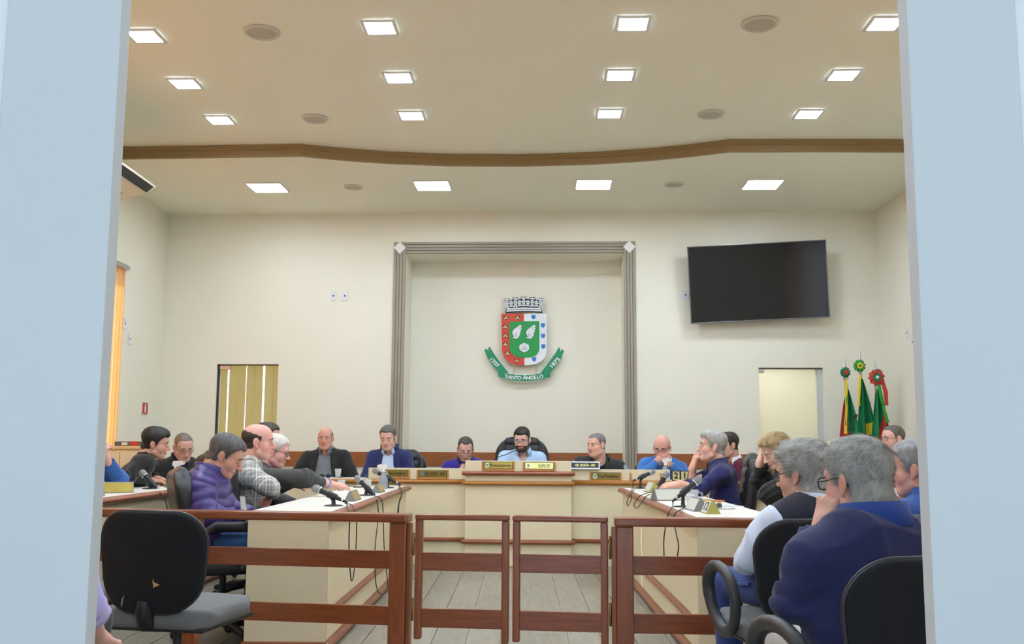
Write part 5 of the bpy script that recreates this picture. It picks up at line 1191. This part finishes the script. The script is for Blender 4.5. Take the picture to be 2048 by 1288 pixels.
for x, y, lb in ((1815, 665, 'upper white switch plate on the right wall'), (1827, 684, 'lower white switch plate on the right wall')):
    p = atX(x, y, XR); outlet(Vector((XR, p.y, p.z)), -math.pi / 2, lb, 1)
p = atX(289, 817, XL); o = empty('fire_extinguisher_sign', (XL, p.y, p.z), math.pi / 2, 'small red fire extinguisher sign on the left wall', 'sign')
MB().box(-.09, .09, -.006, 0, -.075, .075).build('sign_board', mat('sign_white', (225, 215, 210), .5), o)
red_s = mat('sign_red', (190, 52, 44), .5); MB().box(-.078, .078, -.008, -.006, -.063, .063).build('red_field', red_s, o)
MB().prism([(-.02, -.045), (.02, -.045), (.02, .02), (.008, .032), (.008, .042), (.028, .036), (.028, .046), (-.012, .05), (-.008, .032), (-.02, .02)], -.010, -.008).build('extinguisher_symbol', emb_w, o)

# --- air conditioner high on the left wall
ac = empty('air_conditioner', (XL, 8.2, 3.45), 0, 'cream ceiling-hung air conditioner with dark grille at upper left', 'air conditioner')
cream = mat('ac_cream', (232, 222, 196), .4); yf = atX(306, 386, -3.42).y
def acp(poly, y0, y1, m, nm): return MB().prism(poly, y0, y1, Matrix.Translation((0, -8.2, 0))).build(nm, m, ac)
zl = atY(309, 374, yf).z - 3.45; zbm = atY(303, 388, yf).z - 3.45
acp([(0, .25), (0, zbm - .10), (.5, zbm - .07), (.79, zbm + .0), (.87, zl - .01), (.875, zl + .008), (.6, zl + .05), (.3, .25)], yf - 1.75, yf, cream, 'casing')
acp([(.795, zbm + .012), (.855, zl - .02), (.872, zl - .012), (.808, zbm + .0)], yf - 1.70, yf - .05, mat('ac_grille_dark', (26, 27, 30), .5), 'air_outlet')
for i in range(3):
    t = .25 + i * .25; acp([(.797 + .06 * t, zbm + .01 + (zl - zbm - .03) * t), (.81 + .06 * t, zbm + (zl - zbm - .03) * t), (.812 + .06 * t, zbm + .006 + (zl - zbm - .03) * t)], yf - 1.68, yf - .07, dark_m, 'louvre')
acp([(.52, zbm - .064), (.64, zbm - .035), (.64, zbm - .040), (.52, zbm - .069)], yf - .42, yf - .16, mat('ac_sticker', (176, 176, 172), .5), 'sticker')

# --- cupboard with binder by the left wall
p = atY(256, 892, 9.9); cbx = empty('low_cupboard', (p.x, 9.95, 0), 0, 'cream cupboard by the left wall behind the black-jacketed man', 'cupboard')
MB().bbox(-.27, .24, -.2, .2, 0, p.z - .03, .004).build('carcass', lam_m, cbx); MB().bbox(-.29, .27, -.22, .22, p.z - .03, p.z, .004).build('top_board', mat('pale_wood_top', (222, 196, 140), .4), cbx)
MB().bbox(-.25, -.02, -.212, -.2, .05, p.z - .06, .003).build('door', lam_m, cbx); MB().bbox(-.01, .22, -.212, -.2, .05, p.z - .06, .003).build('door', lam_m, cbx)
bd = empty('ring_binder', (p.x + .03, 9.9, p.z), .1, 'grey and red binder lying on the cream cupboard', 'binder')
MB().bbox(-.13, .13, -.11, .11, 0, .045, .006).build('cover', mat('binder_grey', (92, 92, 94), .5), bd); MB().bbox(.02, .10, -.113, .112, .001, .047, .003).build('spine_band', red_s, bd); MB().box(-.06, -.005, -.1125, -.109, .01, .035).build('spine_label', emb_w, bd)
MB().box(-.115, .12, -.09, .112, .008, .037).build('pages', emb_w, bd)

# --- flags in the right-hand corner
fg = mat('flag_green', (12, 118, 70), .75); fr = mat('flag_red', (190, 60, 50), .75); fy = mat('flag_yellow', (236, 204, 40), .7); fb = mat('flag_blue', (30, 60, 170), .75); fwh = mat('flag_white', (226, 226, 224), .75); teal = mat('teal_cap', (20, 84, 90), .5); bgreen = mat('ribbon_bright_green', (40, 150, 50), .6)
FM = [fg, fr, fy, fb, fwh]
def flag(tip, Y, apex_dx, wl, wr, colf, lb, seed):
    T_ = atY(*tip, Y); o = empty('flag', (T_.x, Y, 0), 0, lb, 'flag', 'flags on poles in the corner')
    MB().tube([(0, 0, .05), (0, 0, T_.z - .25)], .016, 10).build('pole', metal_m, o); MB().lathe([(.02, 0), (.03, .02), (.024, .04), (.012, .16), (.002, .25)], 12, Matrix.Translation((0, 0, T_.z - .25))).build('finial', metal_m, o)
    MB().lathe([(.16, 0), (.16, .02), (.04, .05), (.02, .06)], 20).build('pole_foot', dark_m, o)
    nu, nv = 40, 36; rnd = random.Random(seed); ph_ = rnd.uniform(0, 6); vs = []; z1 = T_.z - .34; z0 = .75
    for j in range(nv + 1):
        t = j / nv
        for i in range(nu + 1):
            s = i / nu; wl_ = (wl * t ** .75 + .01); wr_ = (wr * t ** .75 + .012); x = -wl_ + (wl_ + wr_) * s + apex_dx
            y = -.02 - (.035 + .05 * t) * (.5 + .5 * math.sin(s * 15 + ph_ + .8 * t)) - .02 * math.sin(s * 6 + 2 * t)
            vs.append((x, y, z1 - (z1 - z0) * t + .01 * math.sin(s * 9)))
    m = MB()
    for j in range(nv):
        for i in range(nu):
            m.cur = colf((i + .5) / nu, z1 - (z1 - z0) * (j + .5) / nv - T_.z); q = j * (nu + 1) + i; m.f.append((q, q + 1, q + nu + 2, q + nu + 1)); m.mi.append(m.cur); m.sm.append(True)
    m.v = vs; m.build('flag_cloth', FM, o); return o, T_
def rosette(o, T_, px, Y, r, mo, mi_, mc):
    P_ = atY(*px, Y) - Vector((T_.x, Y, 0)); c = P_ + Vector((0, -.09, 0)); vs = []; fs = []; n_ = 40
    for k, (rr, yy) in enumerate(((.25, -.012), (.65, -.022), (1, -.0))):
        for i in range(n_): a = 2 * math.pi * i / n_; w__ = 1 + .10 * math.sin(a * 10); vs.append(c + Vector((r * rr * w__ * math.cos(a), yy + .012 * math.sin(a * 10 + 1.5) * rr, r * rr * w__ * math.sin(a))))
    for k in range(2):
        for i in range(n_): fs.append((k * n_ + i, k * n_ + (i + 1) % n_, (k + 1) * n_ + (i + 1) % n_, (k + 1) * n_ + i))
    m = MB(); m.add(vs, fs, True); rs = m.build('rosette', mo, o)
    m = MB(); m.add([c + Vector((r * .5 * (1 + .15 * math.sin(a * 7)) * math.cos(a), -.026, r * .5 * (1 + .15 * math.sin(a * 7)) * math.sin(a))) for a in [2 * math.pi * i / 24 for i in range(24)]], [tuple(range(24))]); m.build('rosette_centre', mi_, rs)
    MB().lathe([(r * .22, 0), (r * .2, .012), (.001, .016)], 12, Matrix.Translation(c + Vector((0, -.026, 0))) @ Matrix.Rotation(math.pi / 2, 4, 'X')).build('rosette_button', mc, rs)
    MB().lathe([(r * .62, -.01), (r * .66, 0), (r * .5, .02), (.001, .03)], 16, Matrix.Translation(c + Vector((r * .35, .04, r * .45))) @ Matrix.Rotation(math.pi / 2, 4, 'X')).build('cap_disc', teal, o)
def streamer(o, T_, pxs, Y, w__, m_, dy=-.1):
    P_ = [atY(*q, Y) - Vector((T_.x, Y, 0)) + Vector((0, dy, 0)) for q in pxs]; vs = []; fs = []
    for i, q in enumerate(P_): sw_ = .008 * math.sin(i * 2.1); vs += [q + Vector((-w__, sw_, 0)), q + Vector((w__, -sw_, 0))]
    for i in range(len(P_) - 1): fs.append((2 * i, 2 * i + 1, 2 * i + 3, 2 * i + 2))
    m = MB(); m.add(vs, fs, True); m.build('ribbon', m_, o)
FY = 10.75
o, T_ = flag((1689.5, 715), FY, .0, .18, .20, lambda s, dz: (1 if s < .38 else (0 if dz > -.78 - .35 * (s - .38) else (1 if dz > -.86 else 4))) , 'left flag of the three, green and red with a yellow tasselled ribbon', 3)
rosette(o, T_, (1685, 746), FY, .055, fg, fr, fr); streamer(o, T_, [(1687, 760), (1686, 790), (1687, 815), (1685, 845), (1685, 868)], FY, .014, fy); streamer(o, T_, [(1690, 770), (1688, 800), (1688, 830), (1686, 860)], FY - .02, .007, bgreen)
o, T_ = flag((1719, 697), FY + .05, .0, .13, .22, lambda s, dz: (2 if (.52 < s < .82 and dz < -.80 and dz > -1.02 + .25 * (s - .5) and not (s < .70 and dz < -.93)) else (3 if .42 < s < .76 and dz < -.9 else 0)), 'tall middle flag, green with a yellow and blue emblem', 7)
rosette(o, T_, (1713, 733), FY + .05, .065, bgreen, fy, fg); streamer(o, T_, [(1717, 750), (1716, 775), (1715, 800), (1715, 812)], FY, .012, fy)
o, T_ = flag((1749.5, 718), FY, .0, .14, .20, lambda s, dz: (4 if s > .86 and dz < -.75 else (0 if dz > -.62 - .55 * (s - .1) * -1 - .35 else (1 if dz > -1.25 else 4))) if True else 0, 'right flag of the three, green over red with a large red rosette', 11)
rosette(o, T_, (1747, 756), FY, .085, fr, fg, emb_w); streamer(o, T_, [(1751, 770), (1756, 795), (1762, 820), (1769, 846)], FY, .018, bgreen); streamer(o, T_, [(1757, 765), (1763, 785), (1765, 812)], FY + .02, .022, fr)
# --- slim lectern with a gooseneck microphone in front of the flags
lp = atY(1701, 872, 9.75); le = empty('lectern', (lp.x, 9.75, 0), 0, 'small lectern with a bent gooseneck microphone in front of the flags', 'lectern')
MB().bbox(-.2, .2, -.15, .15, 0, 1.02, .01).build('column', lam_m, le); MB().bbox(-.24, .24, -.19, .19, 1.02, lp.z - .05, .01).build('desk_top', lam_m, le)
MB().lathe([(.06, 0), (.058, .02), (.03, .045), (.012, .055)], 16, Matrix.Translation((0, 0, lp.z - .05))).build('microphone_base', teal, le)
gp = [Vector((0, 0, lp.z))] + [atY(x, y, 9.75) - Vector((lp.x, 9.75, 0)) for x, y in ((1702, 862), (1705, 846), (1710, 834))]
MB().tube(gp, .005, 8).build('gooseneck', dark_m, le); MB().tube([gp[-1], gp[-1] + Vector((.006, -.02, .018))], [.016, .018], 10).build('microphone_head', dark_m, le)

# ================================================================== THINGS ON THE TABLES
mesh_m = mat('microphone_mesh', (150, 152, 154), .35, metal=.8, bump=1.0, bscale=900); cable_m = mat('black_cable', (20, 20, 22), .5)
def smooth(pts, n=6):
    """Catmull-Rom through the points"""
    P_ = [pts[0]] + list(pts) + [pts[-1]]; out = []
    for i in range(1, len(P_) - 2):
        for k in range(n):
            t = k / n; a, b, c, d = P_[i - 1], P_[i], P_[i + 1], P_[i + 2]
            out.append(.5 * ((2 * b) + (c - a) * t + (2 * a - 5 * b + 4 * c - d) * t * t + (3 * b - a - 3 * c + d) * t ** 3))
    return out + [pts[-1]]
def microphone(base, head, tail, T, lb, cables=(), xa=None):
    B = atZ(*base, T); Hd = atY(*head, B.y) - B; Tl = atY(*tail, B.y) - B
    o = empty('microphone', B, 0, lb, 'microphone', 'council microphones')
    ax = (Hd - Tl).normalized(); mid = Tl + ax * (Hd - Tl).length * .38
    MB().lathe([(.06, 0), (.06, .004), (.052, .007), (.014, .010), (.012, .03)], 22).build('base', dark_m, o)
    MB().tube([(0, 0, .01), (0, 0, max(.03, mid.z - .035)), mid + Vector((0, 0, -.012))], [.011, .011, .014], 10).build('stand', dark_m, o)
    MB().tube([mid - ax * .03, mid + ax * .03], [.021, .022], 12).build('clip', dark_m, o)
    L = (Hd - Tl).length
    MB().tube([Tl + ax * .012, Tl + ax * .03, Tl + ax * (L - .045), Tl + ax * (L - .038)], [.0105, .0125, .0185, .0195], 14).build('handle', dark_m, o)
    MB().tube([Tl + ax * (L - .040), Tl + ax * (L - .034)], .0265, 14).build('collar_ring', metal_m, o)
    R_ = Matrix.Translation(Tl + ax * (L - .034)) @ ax.to_track_quat('Z', 'Y').to_matrix().to_4x4()
    MB().lathe([(.020, 0), (.0262, .012), (.0268, .024), (.024, .036), (.016, .046), (.001, .050)], 18, R_).build('grille', mesh_m, o)
    MB().tube([Tl, Tl + ax * .014], [.0085, .0105], 10).build('connector', metal_m, o); MB().tube([Tl - ax * .03, Tl], [.006, .010], 10).build('plug', dark_m, o)
    for c in cables:
        pts = [Tl - ax * .03] if c[0] == 'tail' else [Vector((.03, 0, .006))]
        pts += [(atZ(q[0], q[1], T + .012) if len(q) > 2 else atX(*q, xa)) - B for q in c[1]]
        MB().tube(smooth(pts), .0035, 6).build('cable', cable_m, o)
    return o
XA = -.985
microphone((667, 1012), (629, 976), (686, 1001), .76, 'microphone nearest the railing on the inner left table', [('tail', [(694, 1012, 'z'), (699, 1030), (699, 1045), (698, 1100), (701, 1150), (704, 1162), (708, 1145), (712, 1095), (713, 1045), (710, 1024), (703, 1010, 'z'), (690, 1007, 'z')])], XA)
microphone((732, 991), (713, 955), (752, 994), .76, 'middle microphone of the three on the inner left table', [('tail', [(753, 1000, 'z'), (756, 1014), (756, 1040), (750, 1100), (752, 1168), (763, 1189), (775, 1172), (769, 1110), (767, 1050), (765, 1008), (760, 996, 'z'), (750, 993, 'z')])], XA)
microphone((775, 976), (748, 941), (795, 966), .76, 'farthest microphone on the inner left table beside the spray bottle', [('tail', [(800, 972, 'z'), (805, 985), (799, 1000), (795, 1030), (797, 1080)]), ('tail', [(798, 974, 'z'), (803, 992), (798, 1010), (796, 1060)])], XA)
microphone((300, 978), (283, 944), (316, 979), .80, 'microphone on the outer left table before the man in black', [('tail', [(320, 986, 'z'), (330, 1000), (334, 1015), (336, 1045)])], -2.50)
XB = .865
microphone((1281, 977), (1307, 943), (1272, 959), .76, 'farthest microphone on the inner right table', [('tail', [(1266, 972, 'z'), (1260, 988), (1254, 1004), (1256, 1012), (1262, 1000), (1263, 988), (1268, 979, 'z')])], XB)
microphone((1318, 989), (1334, 947), (1316, 976), .76, 'middle microphone of the three on the inner right table', [('base', [(1300, 985, 'z'), (1280, 992), (1272, 1002), (1268, 1010), (1274, 1016), (1285, 1003), (1292, 993), (1300, 988, 'z')])], XB)
microphone((1366, 1014), (1399, 958), (1352, 997), .76, 'nearest microphone on the inner right table beside plate 12', [('tail', [(1346, 1010, 'z'), (1338, 1024), (1334, 1040), (1328, 1075), (1328, 1110), (1330, 1140)]), ('base', [(1360, 1020, 'z'), (1351, 1026), (1347, 1040), (1352, 1066), (1357, 1090), (1355, 1112), (1352, 1140)])], XB)
# gooseneck on the podium
gp = [atY(x, y, 9.9) for x, y in ((978, 921), (992, 917), (1012, 909), (1030, 901), (1042, 897))]
o = empty('gooseneck_microphone', (gp[0].x, gp[0].y, .89), 0, 'thin gooseneck microphone bending towards the bearded man', 'microphone')
gl = [p - Vector((gp[0].x, gp[0].y, .89)) for p in gp]; gl[0].z = max(gl[0].z, .02)
MB().lathe([(.05, 0), (.05, .01), (.02, .025)], 16).build('base', dark_m, o); MB().tube(smooth([Vector((0, 0, .02))] + gl[1:]), .004, 8).build('gooseneck', dark_m, o)
MB().tube([gl[-1], gl[-1] + Vector((.028, 0, .014))], [.006, .007], 10).build('microphone_head', mat('red_ring', (190, 40, 50), .4), o); MB().tube([gl[-1] + Vector((.026, 0, .013)), gl[-1] + Vector((.045, 0, .024))], [.009, .009], 10).build('foam_tip', dark_m, o)

# tent-shaped name and number plates: ridge along the aisle
tent_grey = mat('tent_grey', (126, 126, 124), .45); tent_pale = mat('tent_pale_face', (206, 206, 196), .4); tent_ol = mat('tent_olive_face', (178, 170, 96), .35, metal=.3)
def tent(base, T, L, h, w_, yaw, lb, faceR, faceL, text=None, tside=1, tm=None, body=None):
    B = atZ(*base, T); o = empty('table_nameplate', B, yaw, lb, 'nameplate', 'tent nameplates')
    R_ = Matrix.Identity(4)
    MB().prism([(-w_, 0), (w_, 0), (.004, h), (-.004, h)], -L / 2, L / 2).build('tent_body', body or tent_grey, o)
    sl = math.atan2(h, w_ - .004); ln = math.hypot(h, w_ - .004)
    for s, m_ in ((1, faceR), (-1, faceL)):
        # local: x along -y*s (reading direction), y up the slope
        Mx = Matrix(((0, -s * math.cos(sl), s * math.sin(sl), s * (w_ + .0)), (s, 0, 0, 0), (0, math.sin(sl), math.cos(sl), 0), (0, 0, 0, 1)))
        mb = MB(); mb.box(-L / 2 + .008, L / 2 - .008, .008, ln - .008, .0, .0025, Mx); mb.build('plate_face', m_, o)
        if text and s == tside: textmesh('lettering', text, ln * .8, tm or ink_m, o, Mx @ Matrix.Translation((0, ln * .5, .003)), .0006, .0015, width=L * .6)
    return o
tent((706, 1001), .76, .26, .07, .038, 0, 'gold-faced nameplate between the first and middle left microphones', gold_plate, gold_plate)
tent((757, 985), .76, .26, .07, .038, 0, 'grey tent nameplate beside the spray bottle on the left table', gold_plate, gold_plate)
tent((793, 968), .76, .24, .06, .036, 0, 'slim gold nameplate at the far end of the left table', gold_plate, gold_plate)
tent((1304, 984), .76, .20, .085, .05, .12, 'tilted silver nameplate at the far end of the right table', tent_ol, tent_pale, body=tent_ol)
tent((1336, 1001), .76, .24, .085, .045, -1.15, 'wide pale nameplate behind the nearest right microphone', tent_pale, tent_ol)
tent((1393, 1021), .76, .24, .078, .045, .06, 'pale blank nameplate left of plate 12', tent_pale, tent_pale)
tent((1421, 1027), .76, .12, .078, .042, .10, 'olive number plate reading 12 at the near end of the right table', tent_ol, tent_pale, '12', -1, body=tent_ol)
tent((226, 986), .80, .26, .075, .045, -1.1, 'olive nameplate with emblem on the outer left table', dull_plate, tent_ol)
tent((190, 992), .80, .10, .075, .045, -.9, 'number plate 6 beside the left pillar', tent_ol, tent_ol, '6', 1)
tent((352, 974), .80, .2, .07, .04, -.3, 'grey nameplate half behind the purple-jacketed man\'s chair', dull_plate, dull_plate)
# number blocks on the long desk
for x, t, lb in ((1352, '2', 'small framed numeral two touching the riser of the right wing'), (1369, '1', 'small framed numeral one nearest the arm of the man in navy')):
    u, z = D(x, 957, .02); o = empty('number_block', OD + EX * u + EY * .02 + Vector((0, 0, zw_g1)), WANG, lb, 'number plate', 'number blocks')
    MB().bbox(-.040, .040, -.012, .012, 0, .10, .004).build('frame', black_pl, o); MB().box(-.033, .033, -.0135, -.011, .008, .092).build('face', mat('number_face', (214, 206, 150), .4), o)
    textmesh('numeral', t, .078, ink_m, o, Matrix.Translation((0, -.014, .05)) @ RX, .0006, .003)
# cups, bottles and small things
cup_m = mat('translucent_cup', (232, 234, 234), .25, alpha=.45); cupw_m = mat('white_cup', (228, 228, 224), .4)
def cup(px, T, lb, h=.085, r=.034, m_=cup_m, Y=None):
    B = atZ(*px, T) if Y is None else Vector((atY(*px, Y).x, Y, T)); o = empty('plastic_cup', B, 0, lb, 'cup', 'plastic cups')
    MB().lathe([(.001, .002), (r * .68, .002), (r * .68, 0), (r * .74, .0), (r * .86, h * .5), (r, h), (r * .96, h), (r * .82, h * .5), (r * .66, .004), (.001, .004)], 20).build('wall', m_, o); MB().lathe([(r * 1.0, h - .003), (r * 1.06, h), (r * 1.0, h + .003), (r * .97, h)], 20).build('rim', m_, o)
    return o
cup((682, 981), .76, 'clear cup at the fingertips of the white-haired man'); cup((735, 979), .76, 'clear cup behind the middle left microphone'); cup((304, 966), .80, 'white cup behind the microphone on the outer left table', m_=cupw_m)
cup((240, 968), .80, 'low white cup behind the olive nameplate', .05, .036, cupw_m); u, z = D(1533, 962, .2); cup((1533, 962), zw_g1, 'clear cup standing before the empty black chair at right', .105, .04, cup_m, (OD + EX * u + EY * .2).y)
u, z = D(675, 950, .3); cup((676, 950), zw_g1, 'clear cup near the man in the grey polo', .085, .034, cup_m, (OD + EX * u + EY * .3).y); cup((846, 935), zw_g1, 'clear cup behind the riser left of the violet sweater', .09, .034, cup_m, 10.1)
B = atZ(1384, 1008, .76); o = empty('water_jug', B, 0, 'clear plastic jug behind the nearest right microphone', 'jug'); MB().lathe([(.001, .003), (.036, .003), (.036, 0), (.04, .0), (.045, .095), (.042, .095), (.037, .006), (.001, .006)], 24).build('jug_wall', mat('clear_plastic', (232, 236, 238), .1, alpha=.22), o); MB().lathe([(.001, .01), (.036, .01), (.039, .05), (.001, .05)], 20).build('water', mat('water', (216, 224, 226), .05, alpha=.35), o)
MB().tube([(.044, 0, .08), (.07, 0, .07), (.07, 0, .03), (.042, 0, .022)], .006, 8).build('handle', MATS['clear_plastic'], o)
B = atZ(1343, 978, .76); o = empty('clear_box', B, .1, 'small clear lidded box beside the resting hand', 'box'); MB().bbox(-.036, .036, -.03, .03, 0, .032, .004).build('tub', cup_m, o); MB().bbox(-.04, .04, -.034, .034, .032, .038, .002).build('lid', cupw_m, o)
spray_w = mat('spray_white', (232, 232, 230), .4); spray_b = mat('spray_bottle_body', (170, 176, 186), .2, alpha=.6)
def spray(B, yaw, lb):
    o = empty('spray_bottle', B, yaw, lb, 'spray bottle', 'spray bottles')
    MB().lathe([(.001, 0), (.036, 0), (.042, .006), (.042, .07), (.036, .10), (.018, .13), (.014, .15), (.014, .155)], 20).build('bottle', spray_b, o); MB().lathe([(.017, .148), (.017, .17), (.011, .174)], 14).build('collar', spray_w, o)
    MB().prism([(-.03, .195), (-.028, .175), (.014, .172), (.018, .18), (.052, .186), (.054, .204), (.03, .214), (-.024, .212)], -.011, .011).build('head', spray_w, o); MB().tube([(.020, 0, .184), (.030, 0, .165), (.026, 0, .145)], [.005, .005, .004], 6).build('trigger', spray_w, o); MB().tube([(.052, 0, .196), (.06, 0, .196)], .006, 8).build('nozzle', spray_w, o)
    return o
spray(atZ(766, 978, .76), 2.8, 'spray bottle with white trigger at the far end of the left table'); spray(Vector((*atY(352, 960, 7.35).xy, .80)), .2, 'spray bottle whose white trigger shows above the leather chair')
u, z = D(1331, 950, .16); spray(OD + EX * u + EY * .16 + Vector((0, 0, zw_g1 + .001)), WANG + .1, 'spray bottle before the man in the blue sweater')
def flat(name, px, T, sx, sy, th, yaw, m_, lb, cat, part='sheet'):
    B = atZ(*px, T); o = empty(name, B, yaw, lb, cat); MB().bbox(-sx / 2, sx / 2, -sy / 2, sy / 2, 0, th, min(th * .4, .003)).build(part, m_, o); return o
pap = mat('paper', (226, 228, 230), .6); o = flat('smartphone', (722, 975), .76, .14, .07, .009, .1, dark_m, 'black phone lying on the inner left table', 'phone', 'casing'); MB().box(-.062, .062, -.031, .031, .009, .0095).build('screen', scr, o)
o = flat('notebook', (1416, 1003), .76, .13, .20, .012, .5, mat('orange_cover', (206, 128, 58), .5), 'orange notebook beside the clear jug', 'notebook', 'cover'); MB().box(-.062, .064, -.098, .098, .003, .009).build('pages', pap, o)
o = flat('document', (1450, 1013), .76, .21, .12, .004, .35, pap, 'white papers near the edge of the right table', 'papers'); MB().box(-.08, .06, -.03, .03, .004, .0045).build('printed_block', mat('pale_blue_print', (150, 180, 220), .6), o)
for px, lb in (((1405, 986), 'slim black pen lying on the right table'), ((1452, 1018), 'silver pen lying on the papers of the right table')):
    B = atZ(*px, .768 if px[0] > 1440 else .764); o = empty('pen', B, .3, lb, 'pen', 'pens'); MB().tube([(-.07, 0, 0), (.055, 0, 0), (.07, 0, 0)], [.0042, .0042, .001], 8).build('barrel', metal_m if px[0] > 1440 else dark_m, o); MB().tube([(-.068, 0, .005), (-.03, 0, .005)], .0015, 6).build('pocket_clip', metal_m, o)
o = flat('notepad', (270, 968), .80, .21, .28, .012, -1.2, pap, 'spiral notepad on the outer left table', 'notepad'); MB().tube([(-.1, -.13, .012), (.1, -.13, .012)], .008, 8).build('spiral', cable_m, o)
flat('pen_case', (262, 974), .80, .16, .035, .016, .1, dark_m, 'black pen case before the notepad', 'case', 'case_body'); flat('document', (1806, 978), .80, .30, .22, .006, .2, pap, 'white sheets on the outer right table', 'papers')
o = flat('computer_mouse', (1332, 984), .76, .06, .10, .03, -1.4, dark_m, 'black mouse under the resting hand', 'mouse', 'shell'); MB().tube([(0, .04, .026), (0, .028, .031)], .004, 8).build('scroll_wheel', rim_m, o)
# folded glasses
def folded_glasses(B, yaw, lb, m_):
    o = empty('folded_glasses', B, yaw, lb, 'glasses', 'glasses left on tables'); mb = MB()
    for s in (-1, 1): mb.tube([(s * .034 + .027 * math.copysign(abs(math.cos(a)) ** .6, math.cos(a)), 0, .02 + .018 * math.copysign(abs(math.sin(a)) ** .65, math.sin(a))) for a in [2 * math.pi * i / 18 for i in range(18)]], .0025, 6, closed=True)
    mb.tube([(-.008, 0, .024), (.008, 0, .024)], .0025, 6); mb.build('frame', m_, o)
    for s in (-1, 1): MB().tube([(s * .062, 0, .028), (s * .064, .012, .026), (-s * .05, .022, .012)], .0022, 6).build('temple', m_, o)
    for s in (-1, 1): MB().prism([(s * .034 + .024 * math.cos(a), .02 + .016 * math.sin(a)) for a in [2 * math.pi * i / 14 for i in range(14)]], -.0008, .0008).build('lens', mat('dark_lens', (40, 40, 44), .1, alpha=.6), o)
folded_glasses(atZ(1432, 1019, .76), .8, 'dark glasses left beside plate 12', mat('specs_50_44_46', (50, 44, 46), .35))
u, z = D(650, 951, .12); folded_glasses(OD + EX * u + EY * .12 + Vector((0, 0, zw_g1)), WANG + .2, 'dark glasses lying before the man in the grey polo', dark_m)
u, z = D(670, 951, .14); o = empty('key_ring', OD + EX * u + EY * .14 + Vector((0, 0, zw_g1)), 0, 'small dark bunch of keys beside the glasses on the long desk', 'keys'); MB().tube([(.018 * math.cos(a), .018 * math.sin(a), .004) for a in [2 * math.pi * i / 14 for i in range(14)]], .002, 6, closed=True).build('ring', metal_m, o)
for i, a in enumerate((.2, .7, -.3)): MB().bbox(.016, .07, -.008, .008, .002 + i * .004, .005 + i * .004, .001, Matrix.Rotation(a, 4, 'Z')).build('key', metal_m if i else dark_m, o)
# phone in the hands of the man in the violet sweater
ph = atY(937, 943, 10.08); o = empty('smartphone', ph - Vector((0, 0, .05)), .05, 'phone held up by the man in the violet-blue sweater', 'phone')
PMt = Matrix.Rotation(-.6, 4, 'X'); MB().bbox(-.036, .036, -.004, .004, 0, .145, .003, PMt).build('casing', metal_m, o); MB().box(-.033, .033, .004, .0045, .008, .137, PMt).build('screen', scr, o)
# booklet on the lap of the man in the vest
B = atY(1508, 1166, 4.28); o = empty('booklet', B, .3, 'blue booklet with a pen on the knee of the man in the vest', 'booklet'); BM = Matrix.Rotation(-.12, 4, 'X')
MB().bbox(-.09, .09, -.11, .11, -.006, .006, .002, BM).build('cover', mat('booklet_blue', (58, 92, 150), .45), o); MB().box(-.088, .09, -.108, .108, -.003, .003, BM).build('pages', pap, o); MB().tube([BM @ Vector((-.06, -.09, .012)), BM @ Vector((.06, -.06, .012))], .0055, 8).build('pen', metal_m, o)
# white sheets tucked by the man in the quilted jacket
B = atY(487, 1004, 5.62); o = empty('document', B, -.1, 'folded white sheet sticking up beside the quilted purple jacket', 'papers'); MB().prism([(-.012, -.04), (.02, -.045), (.004, .03), (-.022, .032)], -.002, .002).build('sheet', pap, o)
